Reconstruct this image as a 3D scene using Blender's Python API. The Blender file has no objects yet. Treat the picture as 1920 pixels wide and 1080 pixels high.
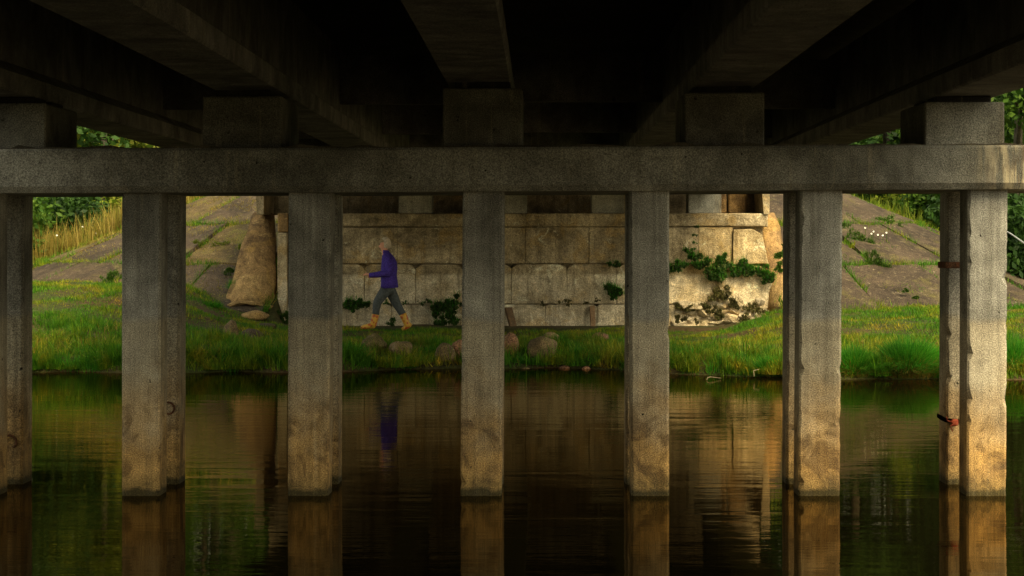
import bpy, bmesh, math, random
import numpy as np
from mathutils import Vector, Matrix
random.seed(7); RS = np.random.RandomState(7)
S = bpy.context.scene; C = S.collection
R = math.radians

# ------------------------------------------------------------------ camera, sky, sun
EYE = 2.0; F = 3995.0; VX = 1010.0; VY = 460.0
cam_d = bpy.data.cameras.new('camera'); cam = bpy.data.objects.new('camera', cam_d); C.objects.link(cam)
cam.location = (0, 0, EYE); cam.rotation_euler = (R(90), 0, 0)
cam_d.sensor_width = 36; cam_d.lens = 36*F/1920; cam_d.shift_x = -(VX-960)/1920; cam_d.shift_y = -(540-VY)/1920
cam_d.clip_start = .1; cam_d.clip_end = 3000
S.camera = cam
SUN = Vector((.42, -.68, .82)).normalized()          # towards the sun
elev = math.asin(SUN.z); az = math.atan2(SUN.x, SUN.y)
w = bpy.data.worlds.new('World'); S.world = w; w.use_nodes = True
nt = w.node_tree; bg = nt.nodes['Background']
sky = nt.nodes.new('ShaderNodeTexSky'); sky.sky_type = 'NISHITA'; sky.sun_disc = False
sky.sun_elevation = elev; sky.sun_rotation = az; sky.dust_density = 4; sky.air_density = 1.0; sky.ozone_density = .6
hs = nt.nodes.new('ShaderNodeHueSaturation'); hs.inputs['Saturation'].default_value = .3
mx = nt.nodes.new('ShaderNodeMixRGB'); mx.blend_type = 'MULTIPLY'; mx.inputs[0].default_value = 1; mx.inputs[2].default_value = (1, .95, .74, 1)
nt.links.new(sky.outputs[0], hs.inputs['Color']); nt.links.new(hs.outputs[0], mx.inputs[1]); nt.links.new(mx.outputs[0], bg.inputs['Color'])
bg.inputs['Strength'].default_value = .15
sd = bpy.data.lights.new('sun', 'SUN'); so = bpy.data.objects.new('sun', sd); C.objects.link(so)
sd.energy = 2.3; sd.angle = R(26); sd.color = (1, .80, .47)
so.rotation_euler = SUN.to_track_quat('Z', 'Y').to_euler(); so.location = (40, -30, 40)
S.view_settings.view_transform = 'Standard'; S.view_settings.look = 'None'
S.view_settings.exposure = 1.0; S.view_settings.gamma = 1; S.view_settings.use_curve_mapping = False
S.render.engine = 'CYCLES'
S.cycles.max_bounces = 6; S.cycles.diffuse_bounces = 3; S.cycles.glossy_bounces = 3

def P(px, py, Y): return Vector(((px-VX)*Y/F, Y, EYE+(VY-py)*Y/F))
def XX(px, Y): return (px-VX)*Y/F

# ------------------------------------------------------------------ helpers
def tag(o, label=None, cat=None, group=None, kind=None):
    if label: o['label'] = label
    if cat: o['category'] = cat
    if group: o['group'] = group
    if kind: o['kind'] = kind
    return o
def thing(name, label, cat, loc=(0, 0, 0), rz=0, group=None):
    o = bpy.data.objects.new(name, None); C.objects.link(o); o.location = loc; o.rotation_euler = (0, 0, rz)
    o.empty_display_size = .2
    return tag(o, label, cat, group)
def link(name, me, mat, parent=None, loc=(0, 0, 0), rot=(0, 0, 0), scale=(1, 1, 1)):
    o = bpy.data.objects.new(name, me); C.objects.link(o)
    if mat and not me.materials: me.materials.append(mat)
    o.location = loc; o.rotation_euler = rot; o.scale = scale
    if parent: o.parent = parent
    return o
def bm_mesh(name, bm, smooth=False):
    me = bpy.data.meshes.new(name); bm.normal_update(); bm.to_mesh(me); bm.free()
    if smooth: me.polygons.foreach_set('use_smooth', [True]*len(me.polygons))
    return me
def box_bm(x0, x1, y0, y1, z0, z1, bevel=0, seg=1, jag=0, cuts=0, rnd=None):
    bm = bmesh.new(); bmesh.ops.create_cube(bm, size=1)
    for v in bm.verts:
        v.co = ((x0+x1)/2+v.co.x*(x1-x0), (y0+y1)/2+v.co.y*(y1-y0), (z0+z1)/2+v.co.z*(z1-z0))
    if bevel: bmesh.ops.bevel(bm, geom=bm.edges[:], offset=bevel, segments=seg, affect='EDGES', profile=.6)
    return bm
def prism(pts, h0, h1, axis='y', bevel=0):
    """extrude a 2D outline; axis y: pts are (x,z)."""
    bm = bmesh.new()
    mk = (lambda p, h: (p[0], h, p[1])) if axis == 'y' else ((lambda p, h: (h, p[0], p[1])) if axis == 'x' else (lambda p, h: (p[0], p[1], h)))
    a = [bm.verts.new(mk(p, h0)) for p in pts]; b = [bm.verts.new(mk(p, h1)) for p in pts]
    bm.faces.new(a); bm.faces.new(b[::-1]); n = len(pts)
    for i in range(n): bm.faces.new((a[i], b[i], b[(i+1) % n], a[(i+1) % n]))
    bmesh.ops.recalc_face_normals(bm, faces=bm.faces[:])
    if bevel: bmesh.ops.bevel(bm, geom=bm.edges[:], offset=bevel, segments=2, affect='EDGES', profile=.6)
    return bm
def tube_bm(pts, radii, n=8, bm=None, cap=True, ell=None):
    bm = bm or bmesh.new(); rings = []
    pts = [Vector(p) for p in pts]
    for i, p in enumerate(pts):
        d = (pts[min(i+1, len(pts)-1)]-pts[max(i-1, 0)]).normalized()
        u = d.cross(Vector((0, 1, 0)));
        if u.length < .2: u = d.cross(Vector((1, 0, 0)))
        u.normalize(); v = d.cross(u)
        r = radii[i]; ru, rv = (r if isinstance(r, tuple) else (r, r))
        rings.append([bm.verts.new(p+u*ru*math.cos(2*math.pi*k/n)+v*rv*math.sin(2*math.pi*k/n)) for k in range(n)])
    for a, b in zip(rings, rings[1:]):
        for k in range(n): bm.faces.new((a[k], a[(k+1) % n], b[(k+1) % n], b[k]))
    if cap: bm.faces.new(rings[0][::-1]); bm.faces.new(rings[-1])
    bmesh.ops.recalc_face_normals(bm, faces=bm.faces[:])
    return bm
def fast_mesh(name, co, faces_n, nper):
    """co: (N,3) verts; consecutive nper verts form each polygon."""
    me = bpy.data.meshes.new(name); N = len(co)
    me.vertices.add(N); me.vertices.foreach_set('co', co.astype(np.float32).ravel())
    me.loops.add(N); me.loops.foreach_set('vertex_index', np.arange(N, dtype=np.int32))
    nf = N//nper; me.polygons.add(nf)
    me.polygons.foreach_set('loop_start', np.arange(0, N, nper, dtype=np.int32))
    me.polygons.foreach_set('loop_total', np.full(nf, nper, dtype=np.int32))
    me.update(calc_edges=True); return me
def rough(bm, amp, scale=3.0, cuts=0, seed=0):
    from mathutils import noise
    if cuts: bmesh.ops.subdivide_edges(bm, edges=bm.edges[:], cuts=cuts, use_grid_fill=True)
    o = Vector((seed*3.1, seed*1.7, seed*.9))
    for v in bm.verts: v.co += noise.noise_vector(v.co*scale+o)*amp+noise.noise_vector(v.co*scale*3.3+o)*amp*.4
    return bm

# ------------------------------------------------------------------ materials
class NT:
    def __init__(s, name):
        s.m = bpy.data.materials.new(name); s.m.use_nodes = True; s.t = s.m.node_tree
        s.b = s.t.nodes['Principled BSDF']; s.b.inputs['Roughness'].default_value = .9; s.b.inputs['Specular IOR Level'].default_value = .2
        s.geo = s.n('ShaderNodeNewGeometry')
    def n(s, ty, **k):
        o = s.t.nodes.new(ty)
        for a, b in k.items(): setattr(o, a, b)
        return o
    def L(s, a, b): s.t.links.new(a, b)
    def noise(s, scale, detail=4, rough=.55, vec=None, stretch=None, dist=0):
        o = s.n('ShaderNodeTexNoise'); o.inputs['Scale'].default_value = scale; o.inputs['Detail'].default_value = detail
        o.inputs['Roughness'].default_value = rough; o.inputs['Distortion'].default_value = dist
        src = vec or s.geo.outputs['Position']
        if stretch:
            m = s.n('ShaderNodeMapping'); m.inputs['Scale'].default_value = stretch; s.L(src, m.inputs[0]); src = m.outputs[0]
        s.L(src, o.inputs['Vector']); return o.outputs['Fac']
    def ramp(s, src, pts):
        r = s.n('ShaderNodeValToRGB'); e = r.color_ramp.elements
        while len(e) < len(pts): e.new(.5)
        for i, (p, c) in enumerate(pts):
            e[i].position = p; e[i].color = (c[0], c[1], c[2], 1) if isinstance(c, tuple) else (c, c, c, 1)
        s.L(src, r.inputs[0]); return r.outputs[0]
    def mix(s, f, a, b, mode='MIX'):
        m = s.n('ShaderNodeMixRGB', blend_type=mode)
        for i, v in ((0, f), (1, a), (2, b)):
            if isinstance(v, (int, float)): m.inputs[i].default_value = v if i == 0 else (v, v, v, 1)
            elif isinstance(v, tuple): m.inputs[i].default_value = (*v, 1)
            else: s.L(v, m.inputs[i])
        return m.outputs[0]
    def math(s, op, a, b=0, clamp=False):
        m = s.n('ShaderNodeMath', operation=op, use_clamp=clamp)
        for i, v in ((0, a), (1, b)):
            if isinstance(v, (int, float)): m.inputs[i].default_value = v
            else: s.L(v, m.inputs[i])
        return m.outputs[0]
    def z(s):
        x = s.n('ShaderNodeSeparateXYZ'); s.L(s.geo.outputs['Position'], x.inputs[0]); return x.outputs[2]
    def rng(s, src, a, b, c=0, d=1):
        m = s.n('ShaderNodeMapRange'); s.L(src, m.inputs[0])
        for i, v in enumerate((a, b, c, d)): m.inputs[i+1].default_value = v
        return m.outputs[0]
    def bump(s, h, strength=.5, dist=.01):
        b = s.n('ShaderNodeBump'); b.inputs['Strength'].default_value = strength; b.inputs['Distance'].default_value = dist
        s.L(h, b.inputs['Height']); s.L(b.outputs[0], s.b.inputs['Normal'])
    def out(s, col): s.L(col, s.b.inputs['Base Color']); return s.m

def concrete(name, base, dark, grain=1.0, waterline=False, moss=None, stain=None, gscale=110, patch=1.2, boards=False):
    s = NT(name)
    n1 = s.noise(patch, 5, .6, dist=.6); n2 = s.noise(6, 6, .65); n3 = s.noise(gscale, 2, .7)
    col = s.mix(s.ramp(n1, [(.36, 0.), (.66, 1.)]), dark, base)
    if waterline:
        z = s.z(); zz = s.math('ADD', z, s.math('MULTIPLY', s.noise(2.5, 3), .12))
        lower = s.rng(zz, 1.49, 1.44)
        rust_glow = s.mix(s.ramp(s.noise(2.2, 5, .65, dist=.8), [(.32, 0.), (.60, 1.)]), (.15, .09, .038), (.50, .30, .095))
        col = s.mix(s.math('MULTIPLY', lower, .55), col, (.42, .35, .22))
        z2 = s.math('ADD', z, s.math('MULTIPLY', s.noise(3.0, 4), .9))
        col = s.mix(s.rng(z2, 1.5, .75, 0, .92), col, rust_glow)  # rust, plus the sun's golden glow on the pile feet painted into the colour
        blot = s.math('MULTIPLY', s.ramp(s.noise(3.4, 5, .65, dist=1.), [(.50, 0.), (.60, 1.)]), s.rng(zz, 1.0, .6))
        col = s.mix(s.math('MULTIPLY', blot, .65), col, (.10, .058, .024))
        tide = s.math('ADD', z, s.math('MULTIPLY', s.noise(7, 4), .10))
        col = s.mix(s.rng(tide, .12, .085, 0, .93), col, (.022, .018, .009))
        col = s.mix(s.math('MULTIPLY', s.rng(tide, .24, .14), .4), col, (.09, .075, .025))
    # vertical streaks
    st = s.ramp(s.noise(3.5, 4, .6, stretch=(2.6, 2.6, .16)), [(.5, 0.), (.72, 1.)])
    col = s.mix(s.math('MULTIPLY', st, .45), col, (.085, .075, .05) if not stain else stain)
    st2 = s.ramp(s.noise(5, 3, .6, stretch=(2.2, 2.2, .12)), [(.6, 0.), (.75, 1.)])
    col = s.mix(s.math('MULTIPLY', st2, .25), col, (.5, .42, .26))
    bd = s.noise(26, 3, .6, stretch=(1, 1, .03)); col = s.mix(.55, col, s.ramp(bd, [(.32, .62), (.5, 1.), (.7, 1.28)]), 'MULTIPLY') if boards else col
    if moss:
        up = s.n('ShaderNodeSeparateXYZ'); s.L(s.geo.outputs['Normal'], up.inputs[0])
        mz = s.ramp(s.noise(1.6, 6, .7), [(.52, 0.), (.66, 1.)])
        col = s.mix(s.math('MULTIPLY', mz, .8), col, moss)
    sp = s.ramp(n3, [(.3, .32), (.5, 1.), (.7, 1.9)])
    col = s.mix(grain, col, sp, 'MULTIPLY')
    col = s.mix(.6, col, s.ramp(n2, [(.3, .62), (.65, 1.3)]), 'MULTIPLY')
    pit = s.ramp(s.noise(16, 2, .5), [(.24, 0.), (.29, 1.)])
    col = s.mix(s.math('SUBTRACT', 1, pit), col, (.03, .025, .015))
    s.bump(s.math('ADD', s.math('ADD', s.math('MULTIPLY', n3, .35), n2), s.math('MULTIPLY', pit, .4)), .7, .02)
    return s.out(col)

M = {}
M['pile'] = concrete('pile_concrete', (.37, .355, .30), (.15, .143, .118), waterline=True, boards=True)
def cap_leaks(m):
    s = NT.__new__(NT); s.m = m; s.t = m.node_tree; s.b = s.t.nodes['Principled BSDF']; s.geo = s.n('ShaderNodeNewGeometry')
    x = s.n('ShaderNodeSeparateXYZ'); s.L(s.geo.outputs['Position'], x.inputs[0])
    f = s.math('MULTIPLY', s.rng(x.outputs[0], 3.45, 3.75), s.ramp(s.noise(4.5, 5, .7, stretch=(3, 1, .35), dist=.4), [(.44, 0.), (.56, 1.)]))
    old = s.b.inputs['Base Color'].links[0].from_socket
    c = s.mix(s.math('MULTIPLY', f, .75), old, s.mix(s.ramp(s.noise(9, 4, .7, stretch=(2, 1, .3)), [(.45, 0.), (.6, 1.)]), (.66, .55, .34), (.14, .09, .05)))
    s.L(c, s.b.inputs['Base Color'])
M['cap'] = concrete('cap_concrete', (.35, .335, .275), (.135, .128, .10), patch=.8)
cap_leaks(M['cap'])
M['cap_top'] = concrete('crumbled_mortar', (.10, .085, .055), (.05, .042, .028), patch=3)
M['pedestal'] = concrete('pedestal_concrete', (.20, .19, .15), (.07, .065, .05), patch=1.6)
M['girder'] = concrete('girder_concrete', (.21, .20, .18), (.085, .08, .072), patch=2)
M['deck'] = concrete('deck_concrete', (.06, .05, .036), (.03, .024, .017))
M['bearing'] = concrete('bearing_rubber', (.03, .026, .02), (.015, .013, .01))
M['block'] = concrete('wall_block', (.44, .34, .20), (.24, .18, .095), waterline=False, patch=.7, gscale=45, stain=(.15, .11, .06))
def wallmat(name, base, dark, pale):
    s = NT(name)
    n1 = s.noise(.9, 7, .7, dist=.9); n2 = s.noise(5, 7, .7); n3 = s.noise(55, 2, .7)
    col = s.mix(s.ramp(n1, [(.38, 0.), (.6, 1.)]), dark, base)
    z = s.math('ADD', s.z(), s.math('MULTIPLY', s.noise(1.2, 2), .10))
    col = s.mix(s.rng(z, 1.50, 1.43, 0, .6), col, s.mix(s.ramp(s.noise(1.7, 6, .7), [(.36, 0.), (.55, 1.)]), base, pale))
    st = s.ramp(s.noise(3, 5, .65, stretch=(2.6, 2.6, .22)), [(.48, 0.), (.66, 1.)])
    col = s.mix(s.math('MULTIPLY', st, .55), col, tuple(c*.55 for c in dark))
    yl = s.ramp(s.noise(1.6, 5, .65, dist=1.), [(.53, 0.), (.62, 1.)])
    col = s.mix(s.math('MULTIPLY', yl, .4), col, (.44, .27, .07))
    wh = s.ramp(s.noise(2.75, 6, .7, dist=1.), [(.60, 0.), (.66, 1.)])
    col = s.mix(s.math('MULTIPLY', wh, .6), col, tuple(min(.85, c*1.25) for c in pale))
    crack = s.ramp(s.noise(2.1, 7, .8, dist=2.2), [(.485, 0.), (.498, 1.), (.502, 1.), (.515, 0.)])
    col = s.mix(s.math('MULTIPLY', crack, .5), col, (.05, .04, .02))
    col = s.mix(1, col, s.ramp(n3, [(.3, .5), (.5, 1.), (.7, 1.55)]), 'MULTIPLY')
    col = s.mix(.8, col, s.ramp(n2, [(.3, .55), (.65, 1.3)]), 'MULTIPLY')
    s.bump(s.math('ADD', s.math('MULTIPLY', n2, 1.5), s.math('MULTIPLY', n3, .3)), 1., .04)
    return s.out(col)
M['wall'] = wallmat('abutment_concrete', (.50, .40, .24), (.20, .155, .085), (.74, .64, .45))
M['wallpale'] = wallmat('flaking_sunlit_concrete', (.66, .52, .29), (.34, .235, .10), (.80, .68, .46))  # flaking right wall end; its sunlit brightness is put into this paler colour
M['cone'] = wallmat('cone_concrete', (.40, .25, .10), (.13, .08, .04), (.44, .30, .12))
M['slab'] = concrete('slab_concrete', (.078, .056, .036), (.028, .021, .014), gscale=50, patch=.9, moss=(.10, .085, .028), stain=(.10, .075, .045))
M['slab_old'] = concrete('mossy_slab_concrete', (.125, .088, .036), (.04, .029, .014), gscale=50, patch=.9, moss=(.13, .12, .022))
M['rock'] = concrete('boulder', (.27, .185, .085), (.08, .058, .03), gscale=60, moss=(.08, .075, .02), patch=2)
M['rock_red'] = concrete('reddish_boulder', (.33, .17, .09), (.17, .09, .05), gscale=40, patch=2)
M['wood'] = concrete('weathered_wood', (.20, .12, .06), (.10, .06, .03), patch=3)
M['rust'] = concrete('rust', (.15, .06, .025), (.07, .03, .015), patch=6)
M['bark'] = concrete('bark', (.12, .10, .07), (.05, .04, .03), patch=4)

def leafmat(name, cols, trans=.35, scale=.8):
    s = NT(name)
    r = s.ramp(s.geo.outputs['Random Per Island'], [(i/(len(cols)-1), c) for i, c in enumerate(cols)])
    n = s.noise(scale, 3); col = s.mix(.8, r, s.ramp(n, [(.3, .5), (.7, 1.45)]), 'MULTIPLY')
    s.out(col); s.b.inputs['Roughness'].default_value = .6
    tr = s.n('ShaderNodeBsdfTranslucent'); s.L(col, tr.inputs[0])
    ms = s.n('ShaderNodeMixShader'); ms.inputs[0].default_value = trans
    s.L(s.b.outputs[0], ms.inputs[1]); s.L(tr.outputs[0], ms.inputs[2])
    s.L(ms.outputs[0], s.t.nodes['Material Output'].inputs[0]); return s.m
M['grass'] = None
def grassmat():
    s = NT('bank_grass')
    patch = s.ramp(s.noise(.9, 6, .7, dist=.8), [(.32, (.34, .23, .03)), (.42, (.20, .23, .012)), (.54, (.06, .18, .007))])
    v = s.ramp(s.geo.outputs['Random Per Island'], [(0., (.5, .55, .4)), (.6, (1., 1., 1.)), (.9, (1.5, 1.35, 1.1)), (1., (2.3, 1.8, 1.6))])
    col = s.mix(1, patch, v, 'MULTIPLY'); s.out(col); s.b.inputs['Roughness'].default_value = .6
    tr = s.n('ShaderNodeBsdfTranslucent'); s.L(col, tr.inputs[0])
    ms = s.n('ShaderNodeMixShader'); ms.inputs[0].default_value = .35
    s.L(s.b.outputs[0], ms.inputs[1]); s.L(tr.outputs[0], ms.inputs[2]); s.L(ms.outputs[0], s.t.nodes['Material Output'].inputs[0]); return s.m
M['grass'] = grassmat()
M['tussock'] = leafmat('tussock_grass', [(.018, .11, .006), (.035, .20, .008), (.055, .27, .012), (.12, .30, .02)], .4)
M['straw'] = leafmat('dry_grass', [(.22, .16, .03), (.34, .25, .05), (.16, .17, .02), (.40, .30, .08)], .4)
M['leaf_dark'] = leafmat('dark_leaves', [(.014, .040, .006), (.025, .065, .008), (.04, .09, .012)], .3)
M['leaf_mid'] = leafmat('green_leaves', [(.03, .08, .008), (.06, .13, .012), (.10, .17, .018)], .4)
M['leaf_yellow'] = leafmat('yellow_green_leaves', [(.08, .14, .01), (.15, .20, .015), (.22, .24, .03)], .45)
M['leaf_wall'] = leafmat('wall_plant_leaves', [(.012, .035, .006), (.03, .07, .010), (.075, .095, .02)], .3, 3)
M['moss_brown'] = leafmat('brown_moss', [(.05, .05, .015), (.09, .075, .025), (.12, .10, .03), (.06, .08, .015)], .2, 3)
def plain(name, c, rough=.7, var=.3, scale=20):
    s = NT(name); n = s.noise(scale, 4)
    s.b.inputs['Roughness'].default_value = rough; s.bump(n, .3, .01)
    return s.out(s.mix(1, c, s.ramp(n, [(.3, 1-var), (.7, 1+var)]), 'MULTIPLY'))
M['petal'] = plain('white_petals', (.8, .8, .7))
M['jacket'] = plain('purple_fleece', (.06, .036, .26), .95, .4, 40)
M['trouser'] = plain('grey_trousers', (.075, .085, .085), .9, .3, 30)
M['skin'] = plain('skin', (.72, .36, .23), .6, .1)
M['hair'] = plain('grey_hair', (.60, .50, .36), .7, .45, 60)
M['ribbon'] = plain('red_ribbon', (.26, .05, .02))
M['rope'] = plain('pale_rope', (.40, .42, .42))
M['eye'] = plain('eye', (.03, .02, .02), .3)
M['lip'] = plain('lip', (.35, .12, .09))
M['twig'] = plain('bleached_twig', (.22, .17, .10))
def boots():
    s = NT('floral_boots')
    v = s.n('ShaderNodeTexVoronoi'); v.inputs['Scale'].default_value = 14; s.L(s.geo.outputs['Position'], v.inputs['Vector'])
    col = s.mix(s.ramp(v.outputs['Distance'], [(.36, 1.), (.50, 0.)]), (.58, .32, .05), (.42, .10, .03))
    s.b.inputs['Roughness'].default_value = .35; return s.out(col)
M['boot'] = boots()
def soil():
    s = NT('soil_and_turf')
    n = s.noise(.6, 5, .6); n2 = s.noise(14, 4, .7)
    col = s.mix(s.ramp(n, [(.4, 0.), (.6, 1.)]), (.065, .042, .016), (.04, .05, .010))
    col = s.mix(1, col, s.ramp(n2, [(.3, .5), (.7, 1.5)]), 'MULTIPLY')
    s.bump(n2, .8, .05); return s.out(col)
M['soil'] = soil()
def water():
    s = NT('river_water'); s.t.nodes.remove(s.b)
    big = s.noise(1.0, 2, .5, stretch=(.35, 1.5, 1), dist=.4); mid = s.noise(2.4, 3, .6, stretch=(.35, 1.6, 1), dist=.6); fine = s.noise(9, 3, .6, stretch=(.5, 1.6, 1), dist=.5)
    calm = s.ramp(s.noise(.25, 3, .5, dist=.5), [(.36, .2), (.62, 1.)])
    h = s.math('ADD', s.math('MULTIPLY', big, .45), s.math('MULTIPLY', s.math('ADD', s.math('MULTIPLY', mid, .42), s.math('MULTIPLY', fine, .11)), calm))
    bp = s.n('ShaderNodeBump'); bp.inputs['Strength'].default_value = .5; bp.inputs['Distance'].default_value = .014
    s.L(h, bp.inputs['Height'])
    d = s.n('ShaderNodeBsdfDiffuse'); d.inputs[0].default_value = (.006, .0045, .0015, 1)
    g = s.n('ShaderNodeBsdfGlossy'); g.inputs['Color'].default_value = (.80, .68, .46, 1); g.inputs['Roughness'].default_value = .012
    f = s.n('ShaderNodeFresnel'); f.inputs[0].default_value = 1.17
    for q in (d, g, f): s.L(bp.outputs[0], q.inputs['Normal'])
    m = s.n('ShaderNodeMixShader'); s.L(f.outputs[0], m.inputs[0]); s.L(d.outputs[0], m.inputs[1]); s.L(g.outputs[0], m.inputs[2])
    s.L(m.outputs[0], s.t.nodes['Material Output'].inputs[0]); return s.m
M['water'] = water()

# ------------------------------------------------------------------ ground
LC = (-5.2, 50.0); RC = (4.7, 50.0); SL = .41; HT = 4.2
def smooth(t): t = np.clip(t, 0, 1); return t*t*(3-2*t)
def water_edge(x): return np.interp(x, [-60, -7.8, -3.9, -2.4, -1.3, -.4, .7, 1.4, 2.4, 4, 8, 60], [33.4, 33.5, 33.5, 34.0, 34.6, 34.7, 34.5, 33.9, 32.9, 31.9, 31.7, 31.5])
def cone_z(x, y):
    dx = np.maximum(np.maximum(LC[0]-x, x-RC[0]), 0); dy = np.maximum(LC[1]-y, 0)
    return HT-SL*np.sqrt(dx*dx+dy*dy)
def near_cone_z(x, y):
    dx = np.maximum(np.maximum(LC[0]-x, x-RC[0]), 0); dy = np.maximum(y+13, 0)
    return HT-SL*np.sqrt(dx*dx+dy*dy)
def bumps(x, y, a=1.):
    return a*(.05*np.sin(x*1.7+y*.9+1)*np.sin(y*1.3-x*.4)+.03*np.sin(x*4.1+2)*np.cos(y*3.7+x)+.015*np.sin(x*9+y*5)*np.sin(y*8-x*3))
def ground_z(x, y):
    x = np.asarray(x, float); y = np.asarray(y, float)
    yw = water_edge(x)+.12*np.sin(x*2.3)+.08*np.sin(x*5.1+1)
    toe = np.interp(x, [-60, -9, -7, -5.6, -4.8, 3.6, 5, 60], [1.25, 1.22, 1.15, .62, .40, .36, .72, .80])
    d = y-yw
    edge = np.interp(x, [-9, -4, -2, 1.5, 3, 10], [.26, .24, .16, .14, .18, .16])
    z = edge*(1-np.exp(-np.maximum(d, 0)/.3))+(toe-edge)*smooth(d/8.2)**.85
    z = z+bumps(x, y, smooth(d/1.0))+.09*smooth(d/.5)*smooth((3.2-d)/1.5)*np.sin(x*2.9+1.5*np.sin(y*2.3))*np.sin(y*3.1+np.sin(x*1.9))
    z = np.where(d < 0, np.maximum(d*.5, -1.3), z)
    cz = cone_z(x, y)-.14
    under = (x > -5.1) & (x < 4.6) & (y > 40)
    cz = np.where(under, np.minimum(cz, np.where(y > 44.6, cz, .4)), cz)
    far = np.where(y > 40, np.maximum(z, cz), z)
    dn = 6.6+.3*np.sin(x*.7)-y
    zn = .35*(1-np.exp(-np.maximum(dn, 0)/.8))+.06*smooth(dn/4)+bumps(x, y, .6*smooth(dn/1.))
    zn = np.where(dn < 0, np.maximum(dn*.5, -1.3), zn)
    zn = np.maximum(zn, np.where(y < -9.3, near_cone_z(x, y)-.1, -9))
    zn = np.where((np.abs(x) < 1.2) & (np.abs(y) < 1.2), np.minimum(zn, .42), zn)
    return np.where(y > 20, far, zn)
def axis(parts):
    out = []
    for a, b, st in parts: out += list(np.arange(a, b, st))
    return np.array(out+[parts[-1][1]])
gx = axis([(-700, -100, 60), (-100, -30, 7), (-30, -14, 1), (-14, 13, .16), (13, 30, 1), (30, 100, 7), (100, 700, 60)])
gy = axis([(-600, -60, 45), (-60, -16, 4), (-16, 12, .6), (12, 30.5, 2), (30.5, 44, .16), (44, 60, .4), (60, 120, 5), (120, 900, 60)])
GX, GY = np.meshgrid(gx, gy); GZ = ground_z(GX, GY)
nx, ny = len(gx), len(gy)
me = bpy.data.meshes.new('ground'); me.vertices.add(nx*ny)
me.vertices.foreach_set('co', np.stack([GX, GY, GZ], -1).astype(np.float32).ravel())
ii, jj = np.meshgrid(np.arange(nx-1), np.arange(ny-1)); q = (jj*nx+ii).ravel()
fv = np.stack([q, q+1, q+nx+1, q+nx], -1).astype(np.int32)
me.loops.add(fv.size); me.loops.foreach_set('vertex_index', fv.ravel()); me.polygons.add(len(fv))
me.polygons.foreach_set('loop_start', np.arange(0, fv.size, 4, dtype=np.int32)); me.polygons.foreach_set('loop_total', np.full(len(fv), 4, dtype=np.int32))
me.polygons.foreach_set('use_smooth', [True]*len(fv)); me.update(calc_edges=True)
tag(link('ground', me, M['soil']), 'earth river banks and raised road embankment', kind='structure')
bm = bmesh.new(); vs = [bm.verts.new(p) for p in ((-700, 4, 0), (700, 4, 0), (700, 37, 0), (-700, 37, 0))]; bm.faces.new(vs)
tag(link('river_water', bm_mesh('river_water', bm), M['water']), 'dark brown rippled river water under the bridge', kind='structure')

# ------------------------------------------------------------------ embankment slabs (structure with slab pieces)
def slab_set(cx, sgn, label):
    root = bpy.data.objects.new('embankment_paving', None); C.objects.link(root); root.location = (cx, 50, 0)
    tag(root, label, kind='structure')
    rings = [.5, 2.15, 4.25, 6.35, 8.6]
    angs = [[4, 48, 97], [3, 33, 64, 97], [2, 21, 41, 60, 80, 99], [1, 14, 30, 46, 62, 78, 96]]
    rnd = random.Random(3 if sgn < 0 else 8)
    for k in range(4):
        r0, r1 = rings[k]+.025, rings[k+1]-.025
        for a0, a1 in zip(angs[k], angs[k][1:]):
            a0 += .25*8/r1; a1 -= .25*8/r1
            bm = bmesh.new(); nu, nv = 6, 5; top = []; bot = []
            tu, tv, tz = rnd.uniform(-.07, .07), rnd.uniform(-.06, .06), rnd.uniform(-.03, .04)
            for i in range(nu):
                for j in range(nv):
                    u, v = i/(nu-1), j/(nv-1); a = R(a0+(a1-a0)*u); r = r0+(r1-r0)*v
                    e = (rnd.uniform(-.05, .05) if i in (0, nu-1) or j in (0, nv-1) else 0)
                    r += e; x = sgn*r*math.sin(a); y = -r*math.cos(a)
                    z = HT-SL*r+tz+tu*(u-.5)+tv*(v-.5)+rnd.uniform(-.018, .018)
                    top.append(bm.verts.new((x, y, z))); bot.append(bm.verts.new((x, y, z-.16)))
            g = lambda L_, i, j: L_[i*nv+j]
            for i in range(nu-1):
                for j in range(nv-1): bm.faces.new((g(top, i, j), g(top, i+1, j), g(top, i+1, j+1), g(top, i, j+1)))
            rim = [(i, 0) for i in range(nu)]+[(nu-1, j) for j in range(1, nv)]+[(i, nv-1) for i in range(nu-2, -1, -1)]+[(0, j) for j in range(nv-2, 0, -1)]
            for (a, b) in zip(rim, rim[1:]+rim[:1]): bm.faces.new((g(top, *a), g(bot, *a), g(bot, *b), g(top, *b)))
            bmesh.ops.recalc_face_normals(bm, faces=bm.faces[:])
            link('paving_slab', bm_mesh('paving_slab', bm), M['slab'] if (rnd.random() < .6 or sgn > 0) else M['slab_old'], root)
    return root
slab_set(LC[0], -1, 'concrete slabs paving the embankment slope left of the abutment')
slab_set(RC[0], 1, 'concrete slabs paving the embankment slope right of the abutment')

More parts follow.
